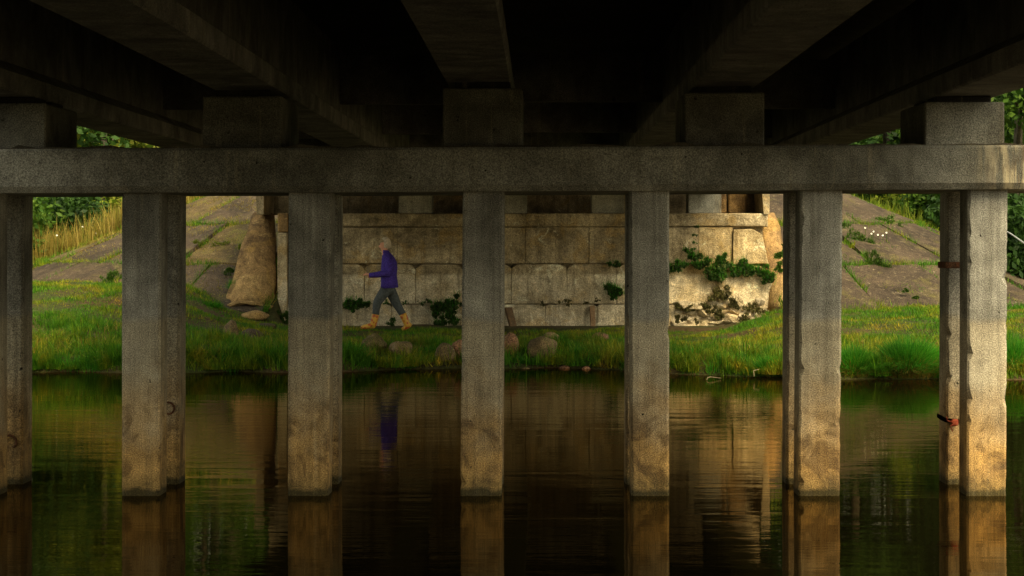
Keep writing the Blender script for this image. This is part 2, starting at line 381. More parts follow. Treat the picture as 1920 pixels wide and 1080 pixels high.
# ------------------------------------------------------------------ pier: piles, cap, pedestals
D1 = 17.0
pier = thing('bridge_pier', 'grey concrete pier of two pile rows under one long cap beam standing in the river', 'bridge pier', (0, D1, 0))
TILT = .0042
def capz(x): return 2.43+TILT*x*.9
PX = [(-82, -5, -82, -5), (228, 299, 228, 302), (539, 615, 541, 622), (863, 940, 868, 946), (1184, 1255, 1181, 1255), (1497, 1575, 1501, 1581), (1813, 1887, 1815, 1890)]
def pile(x0b, x1b, x0t, x1t, y0, d, seed, jag=.006):
    """pile with slightly worn edges: stacked rings of 8 points"""
    rnd = random.Random(seed); bm = bmesh.new(); rings = []; n = 64; c = .016
    for k in range(n+1):
        t = k/n; z = -1.4+(capz(x0b)+.02+1.4)*t; tt = max(0, min(1, z/2.6))
        a = x0b+(x0t-x0b)*tt; b = x1b+(x1t-x1b)*tt
        ring = [(a+c, y0), (b-c, y0), (b, y0+c), (b, y0+d-c), (b-c, y0+d), (a+c, y0+d), (a, y0+d-c), (a, y0+c)]
        # worn corners: the chamfer size wanders
        w1, w2 = [max(0, rnd.gauss(0, jag))+(rnd.uniform(.008, .03) if rnd.random() < jag*9 else 0) for _ in range(2)]
        ring[0] = (a+c+w1, y0); ring[7] = (a+w1*.3, y0+c+w1); ring[1] = (b-c-w2, y0); ring[2] = (b-w2*.3, y0+c+w2)
        rings.append([bm.verts.new((x, y, z)) for x, y in ring])
    for p, q_ in zip(rings, rings[1:]):
        for i in range(8): bm.faces.new((p[i], p[(i+1) % 8], q_[(i+1) % 8], q_[i]))
    bm.faces.new(rings[0][::-1]); bm.faces.new(rings[-1]); bmesh.ops.recalc_face_normals(bm, faces=bm.faces[:])
    return bm_mesh('pile', bm)
piles_f = []; piles_b = []
for i, (a, b, c_, d_) in enumerate(PX):
    X = [XX(v, D1) for v in (a, b, c_, d_)]
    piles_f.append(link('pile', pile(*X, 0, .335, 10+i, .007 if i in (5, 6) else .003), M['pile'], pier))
    m = (X[0]+X[1])/2+.0; h_ = .165
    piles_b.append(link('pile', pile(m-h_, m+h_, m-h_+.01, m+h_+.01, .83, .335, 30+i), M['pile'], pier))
# cap beam with chamfered lower edge
bm = prism([(-.13, .05), (-.09, 0), (1.25, 0), (1.29, .05), (1.29, .335), (1.27, .35), (-.11, .35), (-.13, .33)], -5.7, 4.75, 'x')
bmesh.ops.bisect_plane(bm, geom=bm.verts[:]+bm.edges[:]+bm.faces[:], plane_co=(0, 0, .2), plane_no=(0, 0, 1))
for k in range(-5, 5):
    bmesh.ops.bisect_plane(bm, geom=bm.verts[:]+bm.edges[:]+bm.faces[:], plane_co=(k+.3, 0, 0), plane_no=(1, 0, 0))
rough(bm, .006, 1.5, 0, 4)
for v in bm.verts: v.co.z += TILT*v.co.x*.9
link('cap_beam', bm_mesh('cap_beam', bm), M['cap'], pier, (0, 0, 2.43))
# crumbly mortar bed along the cap top
rnd = random.Random(5); bm = bmesh.new(); x = -5.6
prof = []
while x < 4.7: prof.append((x, .012+rnd.random()**2*.028)); x += rnd.uniform(.04, .16)
pts = [(-5.6, 0)]+prof+[(4.7, 0)]
bm = prism(pts[::-1], -.1, .05, 'y')
for v in bm.verts: v.co.z += TILT*v.co.x*.9
link('mortar_bed', bm_mesh('mortar_bed', bm), M['cap_top'], pier, (0, 0, 2.773))
PEDX = [XX(12, D1)+.0, XX(455, D1), XX(905, D1), XX(1358, D1), XX(1808, D1)]
PEDT = [193, 180, 165, 173, 191]; SOFZ = []
for i, (px_, ty) in enumerate(zip(PEDX, PEDT)):
    zt = P(0, ty, D1-.02).z; z0 = 2.77+TILT*px_*.9
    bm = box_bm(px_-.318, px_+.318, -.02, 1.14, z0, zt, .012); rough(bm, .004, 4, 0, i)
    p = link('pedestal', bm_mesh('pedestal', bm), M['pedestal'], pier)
    for yy in (.0, .62):
        bm = box_bm(px_-.22, px_+.22, yy+.02, yy+.42, zt-.002, zt+.052, .008)
        link('bearing_pad', bm_mesh('bearing_pad', bm), M['bearing'], p)
    SOFZ.append(zt+.05)
# iron lifting loops and straps on piles
def loop(parent, x, y, z, r, mat, w=.012, a0=-80, a1=190, nm='iron_loop'):
    pts = [(x+r*math.cos(R(a)), y-.012-.01*math.sin(R(a)), z+r*math.sin(R(a))) for a in np.linspace(a0, a1, 12)]
    return link(nm, bm_mesh(nm, tube_bm(pts, [w]*12, 6), True), mat, parent)
Yb = D1+.83
loop(piles_b[1], XX(316, Yb), .83, P(0, 765, Yb).z, .05, M['rust'], .008, -110, 100)
loop(piles_b[0], XX(19, Yb), .83, P(0, 828, Yb).z, .055, M['rust'], .010, -60, 250)
xc = (XX(1813, D1)+XX(1887, D1))/2
bm = box_bm(xc-.172, xc+.172, .823, 1.172, P(0, 503, Yb).z, P(0, 491, Yb).z, .006)
link('rust_band', bm_mesh('rust_band', bm), M['rust'], piles_b[6])
rib = thing('red_ribbon', 'frayed orange red ribbon tied round the rear pile at far right, low over the water', 'ribbon', (xc, Yb, P(0, 792, Yb).z))
zz = 0
pts = []
bm = bmesh.new()
for (x0, x1, za, zb) in ((-.176, .176, .012, -.012),):
    loopp = [(-.176, -.012), (.176, -.012), (.176, .35), (-.176, .35)]
    hs_ = [.02, -.01, .0, .03]
    a = [bm.verts.new((p[0], p[1], h+.018)) for p, h in zip(loopp, hs_)]; b = [bm.verts.new((p[0], p[1], h-.018)) for p, h in zip(loopp, hs_)]
    for i in range(4): bm.faces.new((a[i], a[(i+1) % 4], b[(i+1) % 4], b[i]))
bmesh.ops.solidify(bm, geom=bm.faces[:], thickness=.004)
link('band', bm_mesh('band', bm), M['ribbon'], rib)
link('knot', bm_mesh('knot', rough(box_bm(-.13, -.07, -.045, -.012, -.03, .03, .012), .006, 20)), M['ribbon'], rib)
for dx, dz in ((-.17, .05), (-.12, -.07)):
    link('ribbon_end', bm_mesh('ribbon_end', tube_bm([(-.1, -.03, 0), ((-.1+dx)/2-.03, -.05, dz*.4), (dx, -.04, dz)], [(.004, .016)]*3, 6)), M['ribbon'], rib)

# ------------------------------------------------------------------ deck: girders and slab
deck = thing('bridge_deck', 'dark underside of the bridge deck with its five concrete girders resting on the pier', 'bridge deck', (0, D1+.56, 0))
gprof = [(-.26, 0), (.26, 0), (.262, .13), (.24, .17), (.09, .30), (.09, .95), (-.09, .95), (-.24, .17), (-.262, .13)]
gprof = [(-.25, 0), (.25, 0), (.262, .015), (.262, .15), (.09, .27), (.09, .97), (-.09, .97), (-.09, .27), (-.262, .15), (-.262, .015)]
YE = 43.35; YN = -8.3
gmesh = {}
for key, (a, b) in {'far': (.003, YE-D1-.56-.0), 'near': (YN-D1-.56, -.003)}.items():
    bm = prism(gprof, a, b, 'y')
    for k in range(1, 12):
        bmesh.ops.bisect_plane(bm, geom=bm.verts[:]+bm.edges[:]+bm.faces[:], plane_co=(0, a+(b-a)*k/12, 0), plane_no=(0, 1, 0))
    rough(bm, .006, .9, 0, 2); gmesh[key] = bm_mesh('girder', bm); gmesh[key].materials.append(M['girder'])
GX_ = [XX(0, D1)-.02, XX(463, D1), XX(897, D1), XX(1359, D1), XX(1815, D1)]
for i, (x, z) in enumerate(zip(GX_, SOFZ)):
    for key in ('near', 'far'): link('girder', gmesh[key], None, deck, (x, 0, z))
# cross diaphragms between girders
for i in range(4):
    x0, x1 = GX_[i]+.06, GX_[i+1]-.06; z = min(SOFZ[i], SOFZ[i+1])
    for yy in (-20, -13.5, -7, 6.5, 13, 19.5):
        bm = box_bm(x0, x1, yy-.08, yy+.08, z+.35, z+.9)
        link('cross_beam', bm_mesh('cross_beam', bm), M['girder'], deck)
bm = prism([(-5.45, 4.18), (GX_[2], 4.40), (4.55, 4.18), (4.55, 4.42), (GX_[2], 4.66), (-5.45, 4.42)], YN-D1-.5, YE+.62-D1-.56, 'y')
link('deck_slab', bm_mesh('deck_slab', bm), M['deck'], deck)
for s_, xk in ((-1, -5.45), (1, 4.55)):
    bm = box_bm(min(xk, xk-s_*.35), max(xk, xk-s_*.35), YN-D1-.5, YE+.6-D1-.56, 4.42, 4.72, .01)
    link('kerb', bm_mesh('kerb', bm), M['cap'], deck)
    for k in range(0, 26):
        yy = YN-D1-.3+k*2.03
        link('railing_post', bm_mesh('railing_post', box_bm(xk-s_*.15-.03, xk-s_*.15+.03, yy-.03, yy+.03, 4.72, 5.65)), M['rust'], deck)
    for zr in (5.65, 5.2):
        link('rail', bm_mesh('rail', box_bm(xk-s_*.15-.03, xk-s_*.15+.03, YN-D1-.5, YE+.6-D1-.56, zr, zr+.05)), M['rust'], deck)

# ------------------------------------------------------------------ far abutment
YA = 42.5
ab = thing('bridge_abutment', 'tall block-built concrete abutment on the far bank with a walker in front of it', 'abutment', (0, YA, 0))
def wz(y): return EYE+(VY-y)*YA/F
def wx(p): return (p-VX)*YA/F
lvl = {'cop': (wz(425), wz(400)), 'c1': (wz(494), wz(426.5)), 'c2': (wz(569), wz(495.5)), 'c3': (.1, wz(570.5))}
def block(x0, x1, z0, z1, y0, depth=.45, cut=0, mat=None, seed=0, amp=.008, right=None):
    g = .005
    x0 += g; x1 -= g
    if cut: pts = [(x0, z0), (x1, z0), (x1, z1-cut), (x1-cut*1.6, z1), (x0+cut*1.6, z1), (x0, z1-cut)]
    else: pts = [(x0, z0), (x1, z0), (x1, z1), (x0, z1)]
    if right: pts = [(x0, z0), (right[0], z0), (right[1], z1-.12), (right[1]-.2, z1), (x0, z1)]
    bm = prism(pts, y0, depth, 'y')
    bmesh.ops.triangulate(bm, faces=[f for f in bm.faces if len(f.verts) > 4])
    bmesh.ops.bevel(bm, geom=bm.edges[:], offset=.007, segments=1, affect='EDGES')
    rough(bm, amp, 2.5, 3 if amp > .02 else 1, seed)
    return link('wall_block', bm_mesh('wall_block', bm), mat or M['wall'], ab)
# core behind the blocks and the end masses
bm = box_bm(wx(522), wx(1432), .2, 7.4, -.3, wz(402)); link('wall_core', bm_mesh('wall_core', bm), M['wall'], ab)
sd_ = 0
for a, b in zip([541, 640, 745, 868, 985, 1104, 1222, 1310], [640, 745, 868, 985, 1104, 1222, 1310, 1374]):
    sd_ += 1; block(wx(a), wx(b), *lvl['c1'], .0, seed=sd_, mat=M['wallpale'] if a > 1240 else None)
block(wx(1374), wx(1440), lvl['c1'][0], lvl['c1'][1]-.04, -.06, seed=33, mat=M['wallpale'], amp=.03, right=(wx(1441), wx(1430)))
for a, b in zip([541, 590, 684, 780, 868, 959, 1063, 1156, 1250], [590, 684, 780, 868, 959, 1063, 1156, 1250, 1345]):
    sd_ += 1; block(wx(a), wx(b), *lvl['c2'], -.07, cut=.08, seed=sd_, mat=M['wallpale'] if a > 1240 else None, amp=.008 if a < 1240 else .03)
block(wx(1345), wx(1447), lvl['c2'][0]-.08, lvl['c2'][1]-.05, -.14, seed=44, mat=M['wallpale'], amp=.05, right=(wx(1449), wx(1444)))
for a, b in zip([541, 640, 735, 828, 930, 1022, 1119], [640, 735, 828, 930, 1022, 1119, 1222]):
    sd_ += 1; block(wx(a), wx(b), *lvl['c3'], -.16, cut=.04, seed=sd_)
bm = box_bm(wx(541), wx(1440), -.015, .45, *lvl['cop'], .02); 
for k in range(10): bmesh.ops.bisect_plane(bm, geom=bm.verts[:]+bm.edges[:]+bm.faces[:], plane_co=(wx(541)+k, 0, 0), plane_no=(1, 0, 0))
rough(bm, .012, 1.2, 0, 3); link('coping', bm_mesh('coping', bm), M['wall'], ab)
# left pier of the abutment
bm = box_bm(wx(521), wx(540), -.10, .45, .1, wz(437), .02); rough(bm, .01, 2); link('end_pillar', bm_mesh('end_pillar', bm), M['wall'], ab)
bm = box_bm(wx(521), wx(540), -.02, .45, wz(435), wz(400), .02); rough(bm, .01, 2); link('pillar_head', bm_mesh('pillar_head', bm), M['cone'], ab)
# rubble course at the right foot
rnd = random.Random(12)
def rock_mesh(sx, sy, sz, seed, sub=2, amp=.22):
    bm = bmesh.new(); bmesh.ops.create_icosphere(bm, subdivisions=sub, radius=1)
    from mathutils import noise
    o = Vector((seed*7.3, seed*2.1, seed))
    for v in bm.verts:
        v.co *= 1+amp*noise.noise(v.co*.9+o)*1.6+.16*abs(noise.noise(v.co*1.9+o))+.06*noise.noise(v.co*5+o)
        v.co = Vector((v.co.x*sx, v.co.y*sy, v.co.z*sz))
    return bm_mesh('rock', bm, True)
row = 0
for zc, n_ in ((.34, 8), (.50, 7), (.66, 7), (.80, 5)):
    for k in range(n_):
        x = wx(1255)+(wx(1445)-wx(1255))*(k+.5+rnd.uniform(-.2, .2))/n_
        me_ = rock_mesh(rnd.uniform(.16, .33), .2, rnd.uniform(.09, .15), rnd.random()*50, 2, .55); me_.polygons.foreach_set('use_smooth', [False]*len(me_.polygons))
        link('rubble_stone', me_, M['wall'] if rnd.random() < .75 else M['wallpale'], ab, (x, .03-.05*(.8-zc)+rnd.uniform(-.04, .04), zc), (0, rnd.uniform(-.3, .3), rnd.uniform(0, 3)))
bm = box_bm(wx(1222), wx(1446), -.10, .4, 0, .8); rough(bm, .05, 2, 6); link('rubble_core', bm_mesh('rubble_core', bm), M['wallpale'], ab)
# pedestals, backwall and cheeks on the seat
for px_ in (597, 778, 957, 1140, 1322):
    bm = box_bm(wx(px_-31), wx(px_+31), .06, .8, wz(400), wz(362), .012)
    link('pedestal', bm_mesh('pedestal', bm), M['cap'], ab)
bm = box_bm(wx(485), wx(1440), 1.61, 1.9, wz(401), 4.6); link('back_wall', bm_mesh('back_wall', bm), M['wall'], ab)
for x0, x1 in ((482, 495), (1431, 1442)):
    bm = prism([(wx(x0), wz(402)), (wx(x1), wz(402)), (wx(x1)+.02, 3.6), (wx(x0)-.06, 3.6)], -.05, 1.6, 'y', .01)
    link('cheek_wall', bm_mesh('cheek_wall', bm), M['wall'], ab)
for a, b in ((1356, 1372), (1376, 1412)):
    bm = box_bm(wx(a), wx(b), 1.15, 1.35, wz(400), 3.4, .03); rough(bm, .03, 3); link('wall_rib', bm_mesh('wall_rib', bm), M['cone'], ab)
# near abutment behind the camera
nab = thing('near_abutment', 'plain concrete abutment on the bank nearest the viewer', 'abutment', (0, -8.6, 0))
link('wall', bm_mesh('wall', box_bm(-5.3, 4.5, -6, 0, -.3, 3.2, .02)), M['wall'], nab)
for i, x in enumerate(GX_):
    link('pedestal', bm_mesh('pedestal', box_bm(x-.32, x+.32, -.9, -.05, 3.2, SOFZ[i], .01)), M['cap'], nab)
link('back_wall', bm_mesh('back_wall', box_bm(-5.3, 4.5, -1.6, -1.1, 3.2, 4.15)), M['wall'], nab)
# give near span's end some bearing over its wall

# ------------------------------------------------------------------ concrete cones flanking the abutment
def cone_buttress(label, top, base_c, rx, ry, lean_seed, squash=1):
    t = thing('concrete_cone', label, 'concrete cone', (base_c[0], base_c[1], base_c[2]))
    bm = bmesh.new(); n = 20; rings = []
    dx, dy, dz = top[0]-base_c[0], top[1]-base_c[1], top[2]-base_c[2]
    from mathutils import noise
    for k in range(9):
        s_ = k/8; rr = 1-s_*.52-.1*max(0, s_-.8)*5*.4
        rings.append([bm.verts.new(Vector((dx*s_+rx*rr*math.cos(2*math.pi*i/n), dy*s_+ry*rr*math.sin(2*math.pi*i/n), dz*s_))+noise.noise_vector(Vector((math.cos(2*math.pi*i/n)*1.5, math.sin(2*math.pi*i/n)*1.5, s_*3+lean_seed)))*.10) for i in range(n)])
    for a, b in zip(rings, rings[1:]):
        for i in range(n): bm.faces.new((a[i], a[(i+1) % n], b[(i+1) % n], b[i]))
    bm.faces.new(rings[-1]); bm.faces.new(rings[0][::-1]); bmesh.ops.recalc_face_normals(bm, faces=bm.faces[:])
    link('shell', bm_mesh('shell', bm, True), M['cone'], t)
    bm = bmesh.new()
    pts = [(rx*1.04*math.cos(a)-.02, ry*1.04*math.sin(a), .02+.05*math.sin(a*3)) for a in np.linspace(R(180), R(345), 12)]
    link('broken_lip', bm_mesh('broken_lip', tube_bm(pts, [.03+.02*math.sin(i*2.1) for i in range(12)], 6)), M['cone'], t)
    return t
pb = P(468, 572, 42.2); pt = P(496, 402, 43.6)
cone_buttress('rounded ochre concrete cone leaning on the left end of the abutment', pt, pb, .50, .55, 1)
pb = P(1470, 592, 42.4); pt = P(1436, 402, 43.3)
cone_buttress('brown concrete cone closing the right end of the abutment', pt, pb, .36, .5, 5)

# ------------------------------------------------------------------ boulders on the bank
def gz(x, y): return float(ground_z(x, y))
rocks = [
 (700, 645, 22, 14, 'rock', 'flat-topped boulder in the grass below the walking person'),
 (750, 655, 22, 13, 'rock', 'half-buried boulder right of the flat-topped one, in the grassy bank'),
 (836, 665, 19, 17, 'rock', 'round boulder at the water edge left of the middle pile'),
 (862, 658, 14, 17, 'rock_red', 'upright boulder partly hidden by the middle pile'),
 (957, 650, 15, 20, 'rock_red', 'reddish boulder just right of the middle pile'),
 (1020, 656, 28, 22, 'rock', 'largest tan boulder, egg shaped, standing on the bank between two piles'),
 (1032, 634, 14, 9, 'rock', 'small stone lying on the grass directly behind the largest tan boulder'),
 (1126, 634, 17, 9, 'rock_red', 'low reddish stone below the leaning wooden post'),
 (480, 592, 26, 7, 'cone', 'broken concrete lump at the foot of the ochre cone'),
 (497, 612, 22, 5, 'slab', 'flat concrete fragment in the grass below the ochre cone'),
 (472, 628, 20, 9, 'slab', 'pointed concrete fragment in the bank grass below the ochre cone'),
 (432, 622, 13, 17, 'rock', 'mossy stone left of the concrete fragments in the bank grass'),
 (1058, 690, 10, 4, 'rock_red', 'small wet stone at the waterline right of the largest boulder'),
 (985, 694, 9, 4, 'rock', 'small wet stone at the waterline left of the largest boulder'),
 (1100, 692, 8, 4, 'rock_red', 'small dark red stone at the waterline under the low reddish stone'),
]
def ray_ground(px, py):
    for Y in np.arange(31.5, 42.4, .05):
        p = P(px, py, Y)
        if gz(p.x, Y) >= p.z: return p
    return P(px, py, 42.2)
for i, (px_, py_, hw, hh, mt, lb) in enumerate(rocks):
    g = ray_ground(px_, py_+hh*.6); s_ = g.y/F
    me_ = rock_mesh(hw*s_*1.03, hw*s_*.8, hh*s_*1.2, i+1.3, 3, .2)
    o = link('boulder', me_, M[mt], None, (g.x, g.y, g.z+hh*s_*.6), (0, random.uniform(-.15, .15), random.uniform(-.3, .3)))
    tag(o, lb, 'boulder' if mt.startswith('rock') else 'rubble')

# boards leaning on the wall
def leaning(name, label, px0, px1, ytop, ybot, w_, cat):
    a = P(px0, ybot, 42.1); b = P(px1, ytop, 42.28)
    t = (b-a); bm = box_bm(-w_/2, w_/2, -.03, .03, 0, t.length, .006)
    o = link(name, bm_mesh(name, rough(bm, .006, 5)), M['wood'], None, a, t.to_track_quat('Z', 'Y').to_euler())
    return tag(o, label, cat)
leaning('wooden_board', 'short wide brown board leaning on the abutment beside the middle pile', 963, 953, 577, 616, .15, 'board')
leaning('wooden_post', 'square brown wooden post leaning on the bottom wall course', 1112, 1110, 574, 614, .10, 'post')

# rope at far right
a = P(1893, 437, 30); b = P(1960, 478, 28)
tag(link('rope', bm_mesh('rope', tube_bm([a, (a+b)/2-Vector((0, 0, .02)), b+Vector((.6, -1, -.35))], [.012]*3, 6)), M['rope']), 'pale taut rope slanting past the trees at the far right', 'rope')
a2 = P(1852, 418, 31.0); bm = tube_bm([a, a2], [.012]*2, 6)
C.objects['rope'].data.materials[0] = M['rope']
me_ = bm_mesh('rope_end', bm); link('rope_end', me_, M['rope'], C.objects['rope'])
tag(link('mooring_post', bm_mesh('mooring_post', tube_bm([(b.x+.6, b.y-1, -.8), (b.x+.6, b.y-1, b.z-.3)], [.06, .05], 8)), M['wood']), 'round wooden post in the water that holds the pale rope', 'post')
tag(link('stake', bm_mesh('stake', tube_bm([(a2.x, a2.y, -1.), (a2.x, a2.y, a2.z+.1)], [.05, .04], 8)), M['wood']), 'thin wooden stake hidden behind the last front pile, where the rope ends', 'stake')

# ------------------------------------------------------------------ grass
def blades(name, X, Y, Z, H, W, mat, lean=.35, seg=1, rs=RS, dirs=None):
    n = len(X); a = rs.uniform(0, 2*np.pi, n); la = rs.uniform(0, 2*np.pi, n) if dirs is None else dirs; ll = np.minimum(np.abs(rs.normal(0, lean, n)), 1.2)*H
    w = np.stack([np.cos(a)*W, np.sin(a)*W, np.zeros(n)], -1); B = np.stack([X, Y, Z], -1)
    L1 = np.stack([np.cos(la)*ll, np.sin(la)*ll, H], -1)
    if seg == 1:
        co = np.stack([B-w, B+w, B+L1], 1).reshape(-1, 3); return fast_mesh(name, co, n, 3)
    u = np.stack([np.cos(la), np.sin(la), np.zeros(n)], -1)
    droop = H*(1-np.minimum(ll/np.maximum(H, 1e-3), 1.2)**2*.42)
    def at(t): return B+u*(ll*t**2)[:, None]+np.stack([np.zeros(n)]*2+[H*t-(H-droop)*t**2.5], -1)
    m1, m2, tp = at(.4), at(.75), at(1.)
    co = np.stack([B-w, B+w, m1-w*.85, m1+w*.85, m2-w*.55, m2+w*.55, tp], 1).reshape(-1, 3)
    me = bpy.data.meshes.new(name); me.vertices.add(len(co)); me.vertices.foreach_set('co', co.astype(np.float32).ravel())
    pat = np.array([0, 1, 3, 2, 2, 3, 5, 4, 4, 5, 6]); idx = (np.arange(n)[:, None]*7+pat[None]).ravel().astype(np.int32)
    me.loops.add(len(idx)); me.loops.foreach_set('vertex_index', idx); me.polygons.add(n*3)
    me.polygons.foreach_set('loop_start', (np.arange(n)[:, None]*11+np.array([0, 4, 8])[None]).ravel().astype(np.int32))
    me.polygons.foreach_set('loop_total', np.tile(np.array([4, 4, 3], dtype=np.int32), n)); me.update(calc_edges=True); return me
def scatter(n, x0, x1, y0, y1, rs=RS): return rs.uniform(x0, x1, n), rs.uniform(y0, y1, n)
def vis_noise(x, y): return np.sin(x*2.1+1.3*np.sin(y*1.7))*np.cos(y*1.9+np.sin(x*1.1))
def make_grass(n, x0, x1, y0, y1, h, mat, label, extra=None, name='grass', seg=1, lean=.35, wmul=1):
    X, Y = scatter(n, x0, x1, y0, y1); Z = ground_z(X, Y)
    d = Y-water_edge(X)
    keep = (Z > .02) & (cone_z(X, Y)-.03 < Z+.02) & ~((X > -5.15) & (X < 4.7) & (Y > 42.25))
    keep &= ~((X > -2.6) & (X < .0) & (d < .9) & (RS.rand(n) < .75))
    if extra is not None: keep &= extra(X, Y, Z, d)
    X, Y, Z, d = X[keep], Y[keep], Z[keep], d[keep]; m = len(X)
    H = h*(.5+RS.rand(m))*(1+.6*vis_noise(X, Y))*np.interp(d, [0, .5, 1.6, 4], [1.6, 1.8, 1.3, .8]); H = np.clip(H, .03, .38)
    me_ = blades(name, X, Y, Z-.02, H, .006*wmul*(.6+RS.rand(m)*.8), mat, lean, seg)
    return tag(link(name, me_, mat), label, 'grass', kind='stuff')
make_grass(330000, -13, 12, 31.4, 43.5, .085, M['grass'], 'short mixed green and yellowed grass covering the far bank', seg=1, lean=.6, wmul=1.3)
make_grass(26000, -12, 11, 31.5, 36.5, .16, M['grass'], 'longer grass hanging over the river edge', extra=lambda x, y, z, d: (d < 1.6) & (vis_noise(x*1.3, y) > -.5), seg=2, lean=.9, name='edge_grass', wmul=1.2)
make_grass(16000, -12, 11, 31.6, 38, .10, M['straw'], 'dead brown and straw stems tangled in the bank grass', extra=lambda x, y, z, d: (d < 3.6) & (vis_noise(x*1.7+2, y*1.9) > .05), seg=2, lean=1., name='dead_stems', wmul=1.)
def clumps(nc, label, mat, name, dmax, h):
    cx = RS.uniform(-12, 11, nc); d = RS.uniform(.0, dmax, nc)**1.0; cy = water_edge(cx)+.1+d; k = ~((cx > -1.6) & (cx < .6) & (d < .8)); cx, cy = cx[k], cy[k]
    nb = 70; hh = np.repeat(h*RS.uniform(.5, 1.3, len(cx)), nb); X = np.repeat(cx, nb)+RS.normal(0, .07, len(hh)); Y = np.repeat(cy, nb)+RS.normal(0, .06, len(hh))
    Z = ground_z(X, Y); a = np.arctan2(Y-np.repeat(cy, nb), X-np.repeat(cx, nb))+RS.normal(0, .6, len(X))
    tag(link(name, blades(name, X, Y, np.maximum(Z, 0)-.02, hh*RS.uniform(.5, 1.1, len(X)), .005+0*X, None, .9, 2, dirs=a), M[mat]), label, 'grass', kind='stuff')
clumps(520, 'small rough grass clumps all over the lower bank', 'grass', 'grass_clumps', 3.6, .24)
clumps(150, 'dark green sedge clumps scattered near the waterline', 'tussock', 'sedge_clumps', 1.0, .22)
clumps(150, 'dry yellow brown grass clumps scattered on the lower bank', 'straw', 'dry_clumps', 3., .16)
# overhanging fringe drooping towards the water
n = 22000; X = RS.uniform(-12, 11, n); D_ = np.abs(RS.normal(0, .22, n)); Y = water_edge(X)+.02+.16*np.sin(X*3.3)*np.sin(X*7.7)+D_
Z = ground_z(X, Y); k = (vis_noise(X*2, X*0) > -.6) & ~((X > -2.4) & (X < .9) & (RS.rand(n) < .6)); X, Y, Z = X[k], Y[k], Z[k]
me_ = blades('fringe', X, Y, np.maximum(Z, .05), RS.uniform(.06, .3, len(X))*(1+.5*np.sin(X*5.3)), .006+0*X, None, 1., 2, dirs=RS.normal(-np.pi/2, .9, len(X)))
tag(link('fringe_grass', me_, M['grass']), 'drooping fringe of grass along the waterline', 'grass', kind='stuff')
# grass between slabs and on side slopes
def near_joint(cx, sgn):
    Xs = []; Ys = []
    rings = [2.15, 4.25, 6.35, 8.55]; angs = [[4, 48, 97], [3, 33, 64, 97], [2, 21, 41, 60, 80, 99], [1, 14, 30, 46, 62, 78, 96]]
    rr = [.5]+rings
    for r in rings:
        n = int(500*r*(3 if r > 8 else 1)); a = np.radians(RS.uniform(2, 96, n)); q_ = r+RS.normal(0, .05 if r < 8 else .12, n); m_ = vis_noise(a*6+r*3, a*2) > (-.35 if r < 8 else -.6)
        Xs.append((cx+sgn*q_*np.sin(a))[m_]); Ys.append((50-q_*np.cos(a))[m_])
    for k in range(4):
        for a in angs[k]:
            n = 420; q_ = RS.uniform(rr[k], rr[k+1], n); aa = np.radians(a)+RS.normal(0, .035, n)/q_*1.5; m_ = vis_noise(q_*2.4+a, q_*0+a) > -.3
            Xs.append((cx+sgn*q_*np.sin(aa))[m_]); Ys.append((50-q_*np.cos(aa))[m_])
    return np.concatenate(Xs), np.concatenate(Ys)
for cx, sg, lb in ((LC[0], -1, 'grass sprouting from the joints of the left slab paving'), (RC[0], 1, 'grass sprouting from the joints of the right slab paving')):
    X, Y = near_joint(cx, sg); Z = HT-SL*np.hypot(X-cx, Y-50)
    me_ = blades('j', X, Y, Z-.05, RS.uniform(.06, .2, len(X)), .008+0*X, None, .6, 1)
    tag(link('joint_grass', me_, M['grass']), lb, 'grass', kind='stuff')
def side(x, y, z, d): return (cone_z(x, y) > -5)
def slope_grass(n, x0, x1, y0, y1, h, mat, name, label, cond, seg=2, lean=.3, w_=.012):
    X, Y = scatter(n, x0, x1, y0, y1); Z = ground_z(X, Y); k = cond(X, Y)
    X, Y, Z = X[k], Y[k], Z[k]; H = h*(.4+RS.rand(len(X)))*(1+.4*vis_noise(X, Y))
    tag(link(name, blades(name, X, Y, Z-.03, H, w_*(.6+RS.rand(len(X))), None, lean, seg), mat), label, 'grass', kind='stuff')
for cx, sg, nn, th, lb in ((LC[0], -1, 26000, .12, 'dry moss and creeping grass over the left slab paving'), (RC[0], 1, 9000, .5, 'thin dry moss on the right slab paving')):
    a = RS.uniform(0, 1.65, nn); q_ = 8.5*np.sqrt(RS.rand(nn)); X = cx+sg*q_*np.sin(a); Y = 50-q_*np.cos(a); k = vis_noise(X*1.1+3, Y*1.5) > th; X, Y, q_ = X[k], Y[k], q_[k]
    tag(link('creeping_grass', blades('cg', X, Y, HT-SL*q_+0*X-.02, RS.uniform(.03, .09, len(X)), .008+0*X, None, 1., 1), M['straw'] if sg < 0 else M['grass']), lb, 'grass', kind='stuff')
offp = lambda cx: (lambda x, y: (y > 50.3+.0*x) | (np.abs(x-cx) > 8.7) | (np.hypot(x-cx, np.minimum(y-50, 0)) > 8.75))
slope_grass(9000, -13.5, -8.2, 49.6, 52.2, .75, M['straw'], 'tall_grass', 'dry seeding grass along the crest of the left paving', lambda x, y: vis_noise(x*.8, y*.8) > -.5, 2, .25, .009)
slope_grass(26000, -22, -6.2, 49, 60, .45, M['straw'], 'tall_grass', 'tall straw-coloured grass on the left embankment beyond the paving', lambda x, y: (y > 50.2) & (vis_noise(x*.6, y*.6) > -.6), 2, .25)
slope_grass(30000, -24, -6, 43, 62, .28, M['grass'], 'slope_grass', 'green grass on the left embankment side', lambda x, y: (np.hypot(x-LC[0], np.minimum(y-50, 0)) > 8.7) | (y > 50.2))
slope_grass(40000, 5, 24, 43, 62, .34, M['grass'], 'slope_grass', 'green grass on the right embankment side', lambda x, y: (np.hypot(x-RC[0], np.minimum(y-50, 0)) > 8.7) | (y > 50.2))
